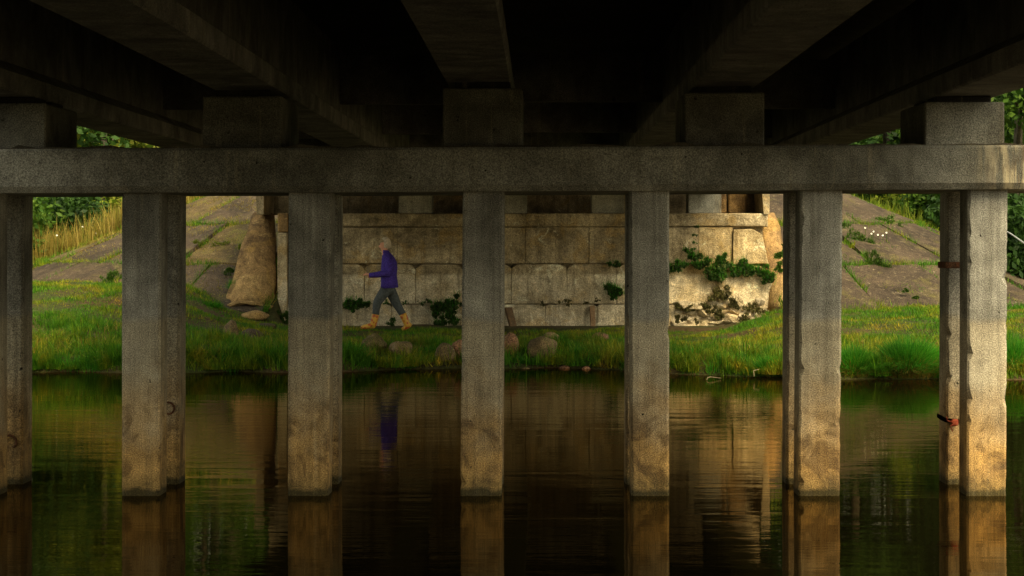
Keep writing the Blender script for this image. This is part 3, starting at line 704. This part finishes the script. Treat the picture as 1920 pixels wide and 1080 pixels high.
slope_grass(14000, 5.2, 22, 49, 58, .5, M['leaf_yellow'], 'tall_grass', 'tall yellow green weeds on the right embankment beyond the paving', lambda x, y: (y > 50.2) & (vis_noise(x*.6, y*.6) > -.3), 2, .3, .016)
slope_grass(30000, -16, 16, -9, 7, .12, M['grass'], 'bank_grass', 'short grass on the bank at the viewer side', lambda x, y: (ground_z(x, y) > .05) & ((np.abs(x) > 2) | (y > 2) | (y < -2)) & (y > -8.4), 1, .4)

# tussocks of long sedge
def tussock(px, py, hw, h, label, n=1500, mat='tussock', dry=True):
    n = int(n*1.6)
    g = ray_ground(px, py); w_ = hw*g.y/F; t = thing('grass_tussock', label, 'grass tussock', (g.x, g.y+.15, g.z), group='sedge tussocks along the far waterline')
    r = w_*.55*np.sqrt(RS.rand(n)); a = RS.uniform(0, 6.283, n); X = r*np.cos(a); Y = r*np.sin(a)*.7
    me_ = blades('blades', X, Y, 0*X-.1, h*(.5+.6*RS.rand(n))*(1-.45*(r/w_)), .005+0*X, None, .75, 2, dirs=a+RS.normal(0, .6, n))
    link('blades', me_, M[mat], t)
    if dry:
        n = n//5; a = RS.normal(-np.pi/2, 1., n); r = w_*.7*np.sqrt(RS.rand(n)); X = r*np.cos(a)*1.1; Y = r*np.sin(a)*.6
        link('dry_blades', blades('dry', X, Y, 0*X-.1, h*(.25+.35*RS.rand(n)), .008+0*X, None, .7, 2, dirs=a), M['straw'], t)
    return t
tussock(1705, 704, 66, .78, 'largest dome of bright green sedge, between the two right piles', 4200)
tussock(1757, 702, 30, .62, 'green sedge clump against the far right rear pile', 1500)
tussock(1603, 705, 34, .66, 'tall green sedge clump just right of the fifth pile', 1900)
tussock(1645, 708, 22, .38, 'low sedge clump between the tall clump and the largest dome', 800)
tussock(1446, 706, 32, .48, 'dark green sedge clump left of the paired fifth piles', 1600)
tussock(1405, 708, 22, .32, 'loose low sedge tuft left of the dark green clump', 600)
tussock(1300, 702, 24, .30, 'sparse arching sedge tuft right of the fourth pile', 450)
tussock(1905, 698, 32, .75, 'green sedge clump cut by the right edge of the view', 1600)
tussock(1345, 706, 18, .24, 'thin pale sedge tuft at the water, right of the sparse arching tuft', 300)
tussock(760, 690, 34, .34, 'green sedge tuft below the walking person', 800, dry=False)
tussock(805, 668, 22, .32, 'green sedge tuft left of the round boulder', 600, dry=False)
tussock(1088, 672, 26, .34, 'green sedge tuft right of the largest tan boulder', 700, dry=False)
tussock(975, 682, 16, .26, 'small green tuft between the reddish boulder and the tan boulder', 400, dry=False)
tussock(665, 684, 20, .26, 'green sedge tuft beside the third pile pair', 400, dry=False)
tussock(90, 690, 40, .30, 'green sedge tuft at the waterline near the far left pile', 800, dry=False)
tussock(195, 694, 30, .28, 'green sedge tuft at the waterline against the second pile', 600, dry=False)
tussock(395, 576, 28, .26, 'dark green grass tuft under the kerb of the left paving', 800, dry=False)
tussock(440, 540, 13, .34, 'upright grass tuft growing in the slab joint left of the ochre cone', 500, dry=False)

# ------------------------------------------------------------------ leafy plants
def leaves(centres, radii, n, size, rs=RS, flat=1.0):
    c = np.array(centres, float); r = np.array(radii, float); idx = rs.choice(len(c), n, p=(r**2/np.sum(r**2)))
    g = rs.normal(0, 1, (n, 3)); g /= np.linalg.norm(g, axis=1)[:, None]; rad = (rs.rand(n)**.45)[:, None]
    pos = c[idx]+g*rad*r[idx][:, None]*np.array([1, flat, .85])
    nrm = rs.normal(0, 1, (n, 3))+g*.8+np.array([0, 0, .5]); nrm /= np.linalg.norm(nrm, axis=1)[:, None]
    t = np.cross(nrm, rs.normal(0, 1, (n, 3))); t /= np.linalg.norm(t, axis=1)[:, None]; b = np.cross(nrm, t)
    s_ = (size*(.6+.8*rs.rand(n)))[:, None]
    co = np.stack([pos-t*s_, pos-b*s_*.5, pos+t*s_, pos+b*s_*.5], 1).reshape(-1, 3)
    return fast_mesh('leaves', co, n, 4)
def tree(x, y, h, cr, mat, label, n=6500, trunk_h=.3, lean=0, leaf=.13, name='tree', cat='tree', grp='trees beyond the embankment', clumps=26):
    z0 = gz(x, y); t = thing(name, label, cat, (x, y, z0), 0, grp); rnd = random.Random(int(x*100+y*7))
    bm = tube_bm([(0, 0, -.2), (lean*.3, 0, h*.3), (lean*.6+.1, 0, h*.6), (lean, 0, h*.85)], [h*.022, h*.017, h*.011, h*.004], 8)
    link('trunk', bm_mesh('trunk', bm, True), M['bark'], t)
    cs = []; rr = []
    for k in range(clumps):
        u = rnd.uniform(trunk_h, 1); a = rnd.uniform(0, 6.283); rad = cr*math.sqrt(rnd.random())*(1-((u-.45)/.6)**2*.75 if u > .2 else .8)
        cs.append((lean*u+rad*math.cos(a), rad*math.sin(a), h*u)); rr.append(cr*rnd.uniform(.22, .46))
    for k in range(5):
        c = cs[k]; link('limb', bm_mesh('limb', tube_bm([(lean*.5, 0, c[2]*.55), (c[0]*.5+lean*.2, c[1]*.5, c[2]*.85), c], [h*.008, h*.005, h*.002], 6), True), M['bark'], t)
    link('crown', leaves(cs, rr, n, leaf), M[mat], t)
    return t
def bush(x, y, h, r, mat, label, n=3500, leaf=.08, grp='shrubs on the embankment sides'):
    z0 = gz(x, y); t = thing('shrub', label, 'shrub', (x, y, z0), 0, grp); rnd = random.Random(int(x*90+y*11))
    cs = []; rr = []
    for k in range(14):
        a = rnd.uniform(0, 6.283); q_ = r*math.sqrt(rnd.random())*.75; cs.append((q_*math.cos(a), q_*math.sin(a), h*rnd.uniform(.15, .85)*(1-.3*q_/r))); rr.append(r*rnd.uniform(.25, .45))
    link('foliage', leaves(cs, rr, n, leaf), M[mat], t)
    bm = None
    for k in range(4): bm = tube_bm([(0, 0, -.1), (cs[k][0]*.5, cs[k][1]*.5, cs[k][2]*.5), cs[k]], [.03, .02, .01], 5, bm)
    link('stems', bm_mesh('stems', bm), M['bark'], t)
    return t
def sx(px, Y): return XX(px, Y)
# left side
bush(sx(78, 53), 53, 2.4, 1.7, 'leaf_dark', 'dark leafy shrub seen just right of the far left piles', 6000)
bush(sx(135, 55.5), 55.5, 2.5, 1.5, 'leaf_dark', 'dark shrub between the far left piles and the tall straw grass', 5000)
bush(sx(195, 57), 57, 2.2, 1.4, 'leaf_mid', 'mid green shrub behind the tall straw grass on the left', 4500)
bush(sx(20, 51), 51, 2.3, 1.7, 'leaf_mid', 'mid green shrub mostly behind the far left pile', 4500)
tree(sx(190, 62), 62, 7.5, 2.6, 'leaf_yellow', 'yellow green tree seen through the gap above the cap beam at left', 9000, .2)
tree(sx(90, 66), 66, 9, 3.2, 'leaf_mid', 'broad green tree behind the far left piles', 9000, .15)
tree(sx(-40, 60), 60, 8, 3.2, 'leaf_dark', 'dark tree left of the broad green tree, beyond the left embankment', 8000, .1)
tree(sx(400, 64), 64, 8.5, 2.4, 'leaf_mid', 'green tree beside the road, hidden behind the left part of the deck', 8000, .1)
tree(sx(480, 76), 76, 9, 2.2, 'leaf_dark', 'slim dark tree close to the road behind the deck on the left', 7000, .1)
tree(sx(290, 70), 70, 7.5, 2.8, 'leaf_mid', 'round green tree rising behind the left part of the deck', 8000, .15)
tree(sx(-210, 58), 58, 9, 3.5, 'leaf_dark', 'dark tree farthest left beyond the river bank', 7000, .1)
tree(sx(1600, 74), 74, 11, 3.2, 'leaf_dark', 'dark tree behind the deck on the right, nearest the road', 10000, .05, leaf=.18)
tree(sx(1675, 92), 92, 14, 5.5, 'leaf_dark', 'wide dark tree filling the gap beside the nearest road tree on the right', 12000, .02, leaf=.25, clumps=40)
tree(sx(1540, 100), 100, 13, 4.0, 'leaf_dark', 'slim dark tree farther up the road on its right side', 8000, .05, leaf=.25)
tree(sx(430, 95), 95, 15, 5, 'leaf_dark', 'broad dark tree farther up the road on its left side', 8000, .05, leaf=.25)
tree(sx(560, 120), 120, 15, 6, 'leaf_dark', 'very tall dark tree far down the road, left of it', 8000, .05, leaf=.3)
tree(sx(1300, 125), 125, 13, 6, 'leaf_dark', 'very tall dark tree far down the road, right of it', 8000, .05, leaf=.3)
tree(sx(-330, 80), 80, 15, 6, 'leaf_dark', 'very tall dark tree beyond the farthest left tree', 8000, .05, leaf=.22)
tree(sx(150, 82), 82, 15, 5.5, 'leaf_dark', 'tall dark tree in the rear row on the left', 9000, .05, leaf=.2)
tree(sx(-70, 84), 84, 15, 5.5, 'leaf_dark', 'tall dark tree in the rear row behind the far left pile', 9000, .05, leaf=.2)
tree(sx(380, 90), 90, 14, 5, 'leaf_dark', 'tall dark tree in the rear row nearest the road on the left', 8000, .05, leaf=.2)
# right side
bush(sx(1768, 53), 53, 2.2, 1.2, 'leaf_mid', 'leafy green shrub above the right paving beside the rear right pile', 5000)
bush(sx(1700, 56), 56, 2.2, 1.5, 'leaf_yellow', 'yellow green shrub above the right slab paving', 5000)
bush(sx(1640, 60), 60, 2.2, 1.3, 'leaf_mid', 'green shrub beside the road right of the deck end', 4500)
bush(sx(1850, 50), 50, 2.6, 1.6, 'leaf_dark', 'dark shrub behind the right front pile', 5000)
bush(sx(1915, 46), 46, 1.7, 1.1, 'leaf_dark', 'dark shrub low at the right edge of the view', 5000)
tree(sx(1660, 68), 68, 7.2, 2.3, 'leaf_mid', 'green tree seen through the small gap above the cap beam at right', 8000, .2)
tree(sx(1790, 64), 64, 8.5, 3, 'leaf_dark', 'dark tree behind the right rear pile', 9000, .1)
tree(sx(1905, 56), 56, 8.5, 2.6, 'leaf_mid', 'green tree right of the last pedestal at the edge of the view', 10000, .08, leaf=.11)
tree(sx(2010, 58), 58, 10, 3.6, 'leaf_dark', 'dark tree farthest right beyond the river bank', 9000, .08)
tree(sx(1930, 78), 78, 15, 5.5, 'leaf_dark', 'tall dark tree in the rear row at the right edge', 9000, .05, leaf=.2)
tree(sx(1720, 86), 86, 14, 5, 'leaf_dark', 'tall dark tree in the rear row nearest the road on the right', 9000, .05, leaf=.2)
tree(sx(2150, 70), 70, 14, 5.5, 'leaf_dark', 'large dark tree outside the right edge of the view', 7000, .05, leaf=.2)

# wall plants
def wall_plant(pts, n, leaf, mat, label, name='wall_plant', flat=.4, Y=42.25, cat='plant'):
    """pts: (px,py,radius_px)"""
    pts = [(a+RS.normal(0, .75)*c, b+RS.normal(0, .45)*c, c*RS.uniform(.25, .7)) for a, b, c in pts for _ in range(7)]
    slope = Y > 43
    if slope: n = n//3
    s_ = Y/F; c0 = P(pts[0][0], pts[0][1], Y); t = thing(name, label, cat, c0)
    cs = [tuple(P(a, b, Y)-c0) for a, b, c in pts]; rr = [c*s_ for a, b, c in pts]
    link('foliage', leaves(cs, rr, n, leaf, flat=flat), M[mat], t)
    m = max(n*(4 if slope else 1)//2, 60); k = RS.choice(len(cs), m); c = np.array(cs)[k]; r = np.array(rr)[k]
    X = c[:, 0]+RS.normal(0, .7, m)*r; Y_ = c[:, 1]+RS.normal(0, .25, m)*r; Z = c[:, 2]+RS.normal(0, .35, m)*r
    so_ = link('stalks', blades('stalks', X, Y_, Z, RS.uniform(.7, 2.2, m)*r, .005+0*X, None, .8, 2), M[mat if mat != 'leaf_wall' else 'tussock'], t); so_['kind'] = 'stuff'
    return t
wall_plant([(1295, 478, 9), (1275, 500, 11), (1310, 492, 13), (1335, 500, 15), (1360, 505, 17), (1355, 485, 7), (1385, 503, 13), (1410, 505, 13), (1430, 508, 12), (1440, 520, 9), (1352, 518, 12), (1255, 504, 8)], 5200, .035, 'leaf_wall', 'long dark green strip of plants on the ledge of the sunlit wall end')
wall_plant([(1355, 552, 12), (1340, 558, 8), (1372, 556, 10)], 900, .03, 'moss_brown', 'small brown green moss mound below the ledge plants')
wall_plant([(1290, 578, 10), (1315, 575, 9), (1340, 582, 9), (1375, 572, 9), (1405, 574, 9), (1420, 582, 7), (1350, 592, 9), (1270, 572, 6)], 1500, .03, 'moss_brown', 'patchy moss and weeds among the rubble stones')
wall_plant([(1276, 600, 8), (1310, 606, 6), (1395, 598, 8), (1435, 600, 8), (1440, 585, 7)], 600, .03, 'moss_brown', 'low weeds at the foot of the rubble stones', Y=42.1)
wall_plant([(1303, 440, 3), (1301, 455, 3), (1299, 468, 3), (1306, 425, 3)], 150, .025, 'leaf_wall', 'thin trailing stem of leaves in the vertical wall crack')
wall_plant([(1152, 543, 12), (1143, 549, 9), (1163, 549, 9), (1155, 556, 5)], 1100, .035, 'leaf_wall', 'rounded leafy plant on the wall left of the fourth pile')
wall_plant([(1153, 495, 7), (1148, 497, 5)], 160, .03, 'leaf_wall', 'tiny plant in the wall joint above the rounded leafy plant')
wall_plant([(838, 572, 14), (828, 585, 12), (845, 590, 13), (832, 602, 10), (855, 570, 10), (850, 603, 8)], 1700, .035, 'leaf_wall', 'leafy plant climbing the bottom course left of the middle pile', Y=42.1)
wall_plant([(652, 575, 11), (668, 570, 11), (685, 570, 9), (640, 572, 9)], 1200, .03, 'leaf_wall', 'bushy green tuft on the bottom course behind the walking person', Y=42.1)
wall_plant([(760, 567, 4), (790, 568, 4), (725, 568, 4), (805, 566, 5)], 300, .02, 'leaf_wall', 'sparse weeds along the top of the bottom wall course', Y=42.2)
wall_plant([(1066, 566, 6), (1100, 568, 4), (1120, 565, 4), (1020, 571, 4), (1050, 567, 3)], 350, .02, 'moss_brown', 'dry weeds along the joint between the middle and fourth pile', Y=42.2)
wall_plant([(737, 607, 7), (735, 598, 5)], 200, .025, 'leaf_wall', 'small weed at the foot of the joint between the walking legs', Y=42.1)
wall_plant([(1465, 480, 8), (1468, 495, 9), (1462, 505, 5), (1470, 465, 7)], 700, .04, 'leaf_mid', 'bright green weed on the cone beside the paired fifth piles', Y=41.8)
wall_plant([(530, 598, 10), (545, 602, 10), (520, 590, 6)], 700, .03, 'leaf_mid', 'green weed at the left foot of the abutment', Y=42.0)
wall_plant([(1615, 450, 12), (1600, 440, 8), (1625, 470, 10), (1635, 455, 8), (1585, 425, 8)], 1200, .03, 'leaf_mid', 'green weed patch in the upper joint of the right paving', Y=45.3)
wall_plant([(1637, 490, 13), (1632, 505, 12), (1648, 500, 12), (1640, 478, 8)], 1300, .03, 'leaf_mid', 'green weed clump in the middle joint of the right paving', Y=44.0)
wall_plant([(1655, 412, 9), (1670, 416, 9), (1685, 424, 6)], 500, .03, 'leaf_mid', 'green weed patch near the top joint of the right paving', Y=47)
wall_plant([(1715, 560, 6), (1700, 545, 4)], 250, .03, 'leaf_mid', 'small weed in the lowest joint of the right paving', Y=42.6)
wall_plant([(455, 462, 7), (448, 480, 7), (440, 500, 7), (470, 455, 5)], 500, .03, 'leaf_yellow', 'yellow green weeds in the joint left of the ochre cone', Y=44.4)
wall_plant([(430, 520, 9), (425, 535, 9), (435, 508, 6)], 800, .03, 'leaf_mid', 'green weed clump at the lower end of the joint left of the ochre cone', Y=43.2)
wall_plant([(380, 455, 7), (400, 458, 7), (420, 458, 7), (365, 452, 6)], 500, .025, 'leaf_yellow', 'yellowish weeds across the middle of the left paving', Y=44.8)
wall_plant([(215, 520, 12), (200, 526, 10)], 700, .03, 'leaf_mid', 'bright green weeds at the toe of the left paving beside the second pile', Y=43.2)
# flowers
def flower(px, py, Y, label, grp):
    p = P(px, py, Y); z0 = max(gz(p.x, p.y), p.z-.6); t = thing('white_flower', label, 'flower', (p.x, p.y, p.z), 0, grp)
    bm = bmesh.new(); c = bm.verts.new((0, 0, .01)); n = 10; rim = [bm.verts.new((.026*(1 if i % 2 else .6)*math.cos(i*math.pi/5), -.02+.0*i, .026*(1 if i % 2 else .6)*math.sin(i*math.pi/5))) for i in range(n)]
    for i in range(n): bm.faces.new((c, rim[i], rim[(i+1) % n]))
    link('petals', bm_mesh('petals', bm), M['petal'], t)
    link('stem', bm_mesh('stem', tube_bm([(0, 0, 0), (.01, .02, -.12), (0, .03, min(-.2, z0-p.z))], [.006]*3, 5)), M['leaf_mid'], t)
lf = 'white flowers along the upper edge of the left paving'; rf = 'white flowers on the right slab paving'
for a, b, l in ((73, 489, 'lowest white flower, at the left end of the left paving edge'), (94, 485, 'second lowest white flower on the left paving edge'), (107, 441, 'white flower standing in the straw grass before the dark shrub'), (162, 443, 'white flower in the middle of the left paving crest'), (181, 437, 'highest white flower on the left paving crest, by the second pile'), (155, 425, 'tiny white flower in the tall grass above the left paving crest')): flower(a, b, 49.9, l, lf)
for a, b, l in ((1622, 427, 'uppermost left white flower on the right paving'), (1634, 438, 'white flower leftmost in the row on the right paving'), (1638, 434, 'white flower raised just above the row on the right paving'), (1646, 440, 'white flower in the middle of the row on the right paving'), (1655, 441, 'white flower low at the right end of the row on the right paving'), (1662, 436, 'rightmost white flower on the right paving'), (1617, 446, 'white flower lowest left, in the green weed patch of the right paving')): flower(a, b, 45.6, l, rf)
# twigs at the waterline
for a, b, c, d, lb in ((1414, 706, 1424, 692, 'bleached curved twig sticking up at the water edge left of the fifth piles'), (1325, 712, 1352, 709, 'pale twig lying flat on the water below the sedge tuft')):
    p, q_ = P(a, b, 31.6), P(c, d, 31.8); m_ = (p+q_)/2+Vector((-.05, 0, .03))
    tag(link('twig', bm_mesh('twig', tube_bm([p, p*.7+m_*.3+Vector((0,0,.02)), m_, q_], [.006, .007, .006, .003], 6)), M['twig']), lb, 'twig')

# ------------------------------------------------------------------ the walking person
YP = 40.0; K = YP/F
foot = P(722, 618, YP); per = thing('person', 'person in a purple jacket, grey trousers and yellow floral rubber boots striding left', 'person', (foot.x, YP, foot.z))
def Q(px, py, dy=0): return Vector(((px-722)*K, dy, (618-py)*K+.01))
def skin_obj(name, verts, edges, rad, mat, root, lev=2):
    me_ = bpy.data.meshes.new(name); me_.from_pydata([tuple(v) for v in verts], edges, [])
    o = bpy.data.objects.new(name, me_); C.objects.link(o)
    m = o.modifiers.new('s', 'SKIN'); m.use_smooth_shade = True; o.modifiers.new('sub', 'SUBSURF').levels = lev; o.modifiers['sub'].render_levels = lev
    for i, sv in enumerate(me_.skin_vertices[0].data):
        r = rad[i]; sv.radius = r if isinstance(r, tuple) else (r, r); sv.use_root = (i == root)
    dg = bpy.context.evaluated_depsgraph_get(); ev = bpy.data.meshes.new_from_object(o.evaluated_get(dg)); bpy.data.objects.remove(o)
    ev.materials.clear(); return link(name, ev, mat, per)
sh = .17; hp = .09
V = [Q(727, 538), Q(728, 520), Q(728, 497), Q(727, 484), Q(722, 474), Q(720, 463), Q(719.5, 454)]      # pelvis..head
Rr = [(.08, .08), (.12, .11), (.13, .12), (.10, .09), (.05, .05), (.085, .075), (.08, .075)]
E = [(i, i+1) for i in range(6)]
def add(par, pts, rads):
    for p, r in zip(pts, rads):
        V.append(p); Rr.append(r); E.append((par, len(V)-1)); par = len(V)-1
    return par
add(5, [Q(709.5, 463)], [.012])                                           # nose
NA = add(3, [Q(729, 486, -sh), Q(733, 512, -sh-.03), Q(698, 516, -sh), Q(689.5, 515.5, -sh+.01)], [.055, .043, .034, .040])
FA = add(3, [Q(727, 486, sh), Q(728, 513, sh+.03), Q(703, 520, sh), Q(695, 520, sh)], [.055, .043, .030, .030])
add(0, [Q(725, 552, -hp), Q(706, 567, -hp), Q(704, 597, -hp), Q(699, 613, -hp), Q(684, 613, -hp)], [.06, .05, .045, .04, .03])
add(0, [Q(730, 552, hp), Q(741, 570, hp), Q(757, 597, hp), Q(764, 612, hp), Q(758, 617, hp)], [.06, .05, .045, .04, .03])
for root_, s_ in ((NA, -1), (FA, 1)):
    b = V[root_]
    for k in range(4):
        o_ = Vector((-.03, (k-1.5)*.022*s_, .012-.003*k)); l_ = (.9, 1, .95, .75)[k]
        add(root_, [b+o_, b+o_+Vector((-.028*l_, 0, -.010)), b+o_+Vector((-.04*l_, 0, -.036*l_))], [.013, .012, .011])
    add(root_, [b+Vector((-.005, -.03*s_, .02)), b+Vector((-.035, -.035*s_, .03))], [.011, .009])
skin_obj('body', V, E, Rr, M['skin'], 0, 2)
# hair: a shell over the back and top of the head
bm = bmesh.new(); bmesh.ops.create_uvsphere(bm, u_segments=16, v_segments=12, radius=1)
from mathutils import noise as N_
hc = Q(721.5, 457)
for v in bm.verts:
    n_ = 1+.10*N_.noise(v.co*3.0)
    x, y, z = v.co; front = max(0, -x)
    v.co = Vector((x*.105+.015, y*.098, z*.115))*n_
    if x < -.1 and z < .55: v.co.x = max(v.co.x, -.012)
    if x > .2 and z < -.3: v.co.x += .01
link('hair', bm_mesh('hair', bm, True), M['hair'], per, hc)
for s_ in (-1, 1):
    e_ = link('eye', bm_mesh('eye', (lambda b_: (bmesh.ops.create_uvsphere(b_, u_segments=8, v_segments=6, radius=.011), b_)[1])(bmesh.new())), M['eye'], per, Q(712.6, 459.5, s_*.033))
link('mouth', bm_mesh('mouth', box_bm(-.006, .006, -.022, .022, -.005, .005, .002)), M['lip'], per, Q(711.6, 468))
# jacket
def cloth(name, rings, mat, n=18):
    bm = bmesh.new(); rs_ = []
    for (c, a, b, tilt) in rings:
        rs_.append([bm.verts.new(c+Vector((a*math.cos(2*math.pi*i/n), b*math.sin(2*math.pi*i/n), a*math.cos(2*math.pi*i/n)*tilt))*(1+.035*math.sin(i*2.3+c.z*22)+.02*math.sin(i*5.1-c.z*40))) for i in range(n)])
    for p, q_ in zip(rs_, rs_[1:]):
        for i in range(n): bm.faces.new((p[i], p[(i+1) % n], q_[(i+1) % n], q_[i]))
    bmesh.ops.recalc_face_normals(bm, faces=bm.faces[:])
    bmesh.ops.solidify(bm, geom=bm.faces[:], thickness=.006)
    return link(name, bm_mesh(name, bm, True), mat, per)
jr = [(730.5, 541, .165, .19, .06), (730, 532, .155, .185, .05), (729, 518, .15, .175, 0), (730, 503, .15, .19, 0), (729.5, 492, .14, .205, 0), (728, 484, .115, .19, 0), (726, 477.5, .085, .11, -.1), (723.5, 473, .068, .068, -.15), (722.5, 470, .066, .066, -.15)]
jk = cloth('jacket', [(Q(a, b), c*.98, d, t) for a, b, c, d, t in jr], M['jacket'])
for s_, ex, sy in ((-1, 733, -sh-.035), (1, 728, sh+.035)):
    b_ = tube_bm([Q(728.5, 483, s_*.14), Q(731, 492, s_*.19), Q(ex, 508, sy), Q(ex-4, 513, sy), Q(ex-12, 514, sy), Q(706, 516, sy*.98), Q(694, 517, sy*.95)], [.065, .073, .066, .066, .058, .052, .044], 12)
    link('sleeve', bm_mesh('sleeve', b_, True), M['jacket'], jk)
tr = cloth('trousers', [(Q(728, 532), .135, .165, 0), (Q(728, 545), .125, .165, 0), (Q(727, 551), .11, .15, 0), (Q(727, 555), .03, .05, 0)], M['trouser'])
for pts, s_ in (([(724, 545), (716, 556), (708, 568), (706, 580), (704.5, 594)], -1), ([(731, 545), (737, 558), (743, 571), (750, 583), (757, 595)], 1)):
    b_ = tube_bm([Q(a, b, s_*hp) for a, b in pts], [.105, .098, .082, .070, .064], 12); link('trouser_leg', bm_mesh('trouser_leg', b_, True), M['trouser'], tr)
# boots
def boot(shaft, sole, s_):
    b_ = tube_bm([Q(a, b, s_*hp) for a, b in shaft], [.072, .066, .062, .060, .055], 12, cap=True)
    bt = link('boot', bm_mesh('boot', b_, True), M['boot'], per)
    b_ = tube_bm([Q(a, b, s_*hp) for a, b, r in sole], [(r, r*.95) for a, b, r in sole], 12)
    link('boot_foot', bm_mesh('boot_foot', b_, True), M['boot'], bt)
    return bt
boot([(705, 590), (703.5, 598), (701.5, 605), (700, 610), (699.5, 612)], [(705, 613, .035), (702, 611, .055), (695, 611.5, .052), (688, 613, .045), (681, 614, .038), (677.5, 615, .02)], -1)
boot([(754.5, 590), (758, 598), (761, 605), (763, 611), (763.5, 613)], [(770.5, 608, .025), (768, 610, .045), (763, 613, .050), (758, 616.5, .040), (753, 619, .028)], 1)
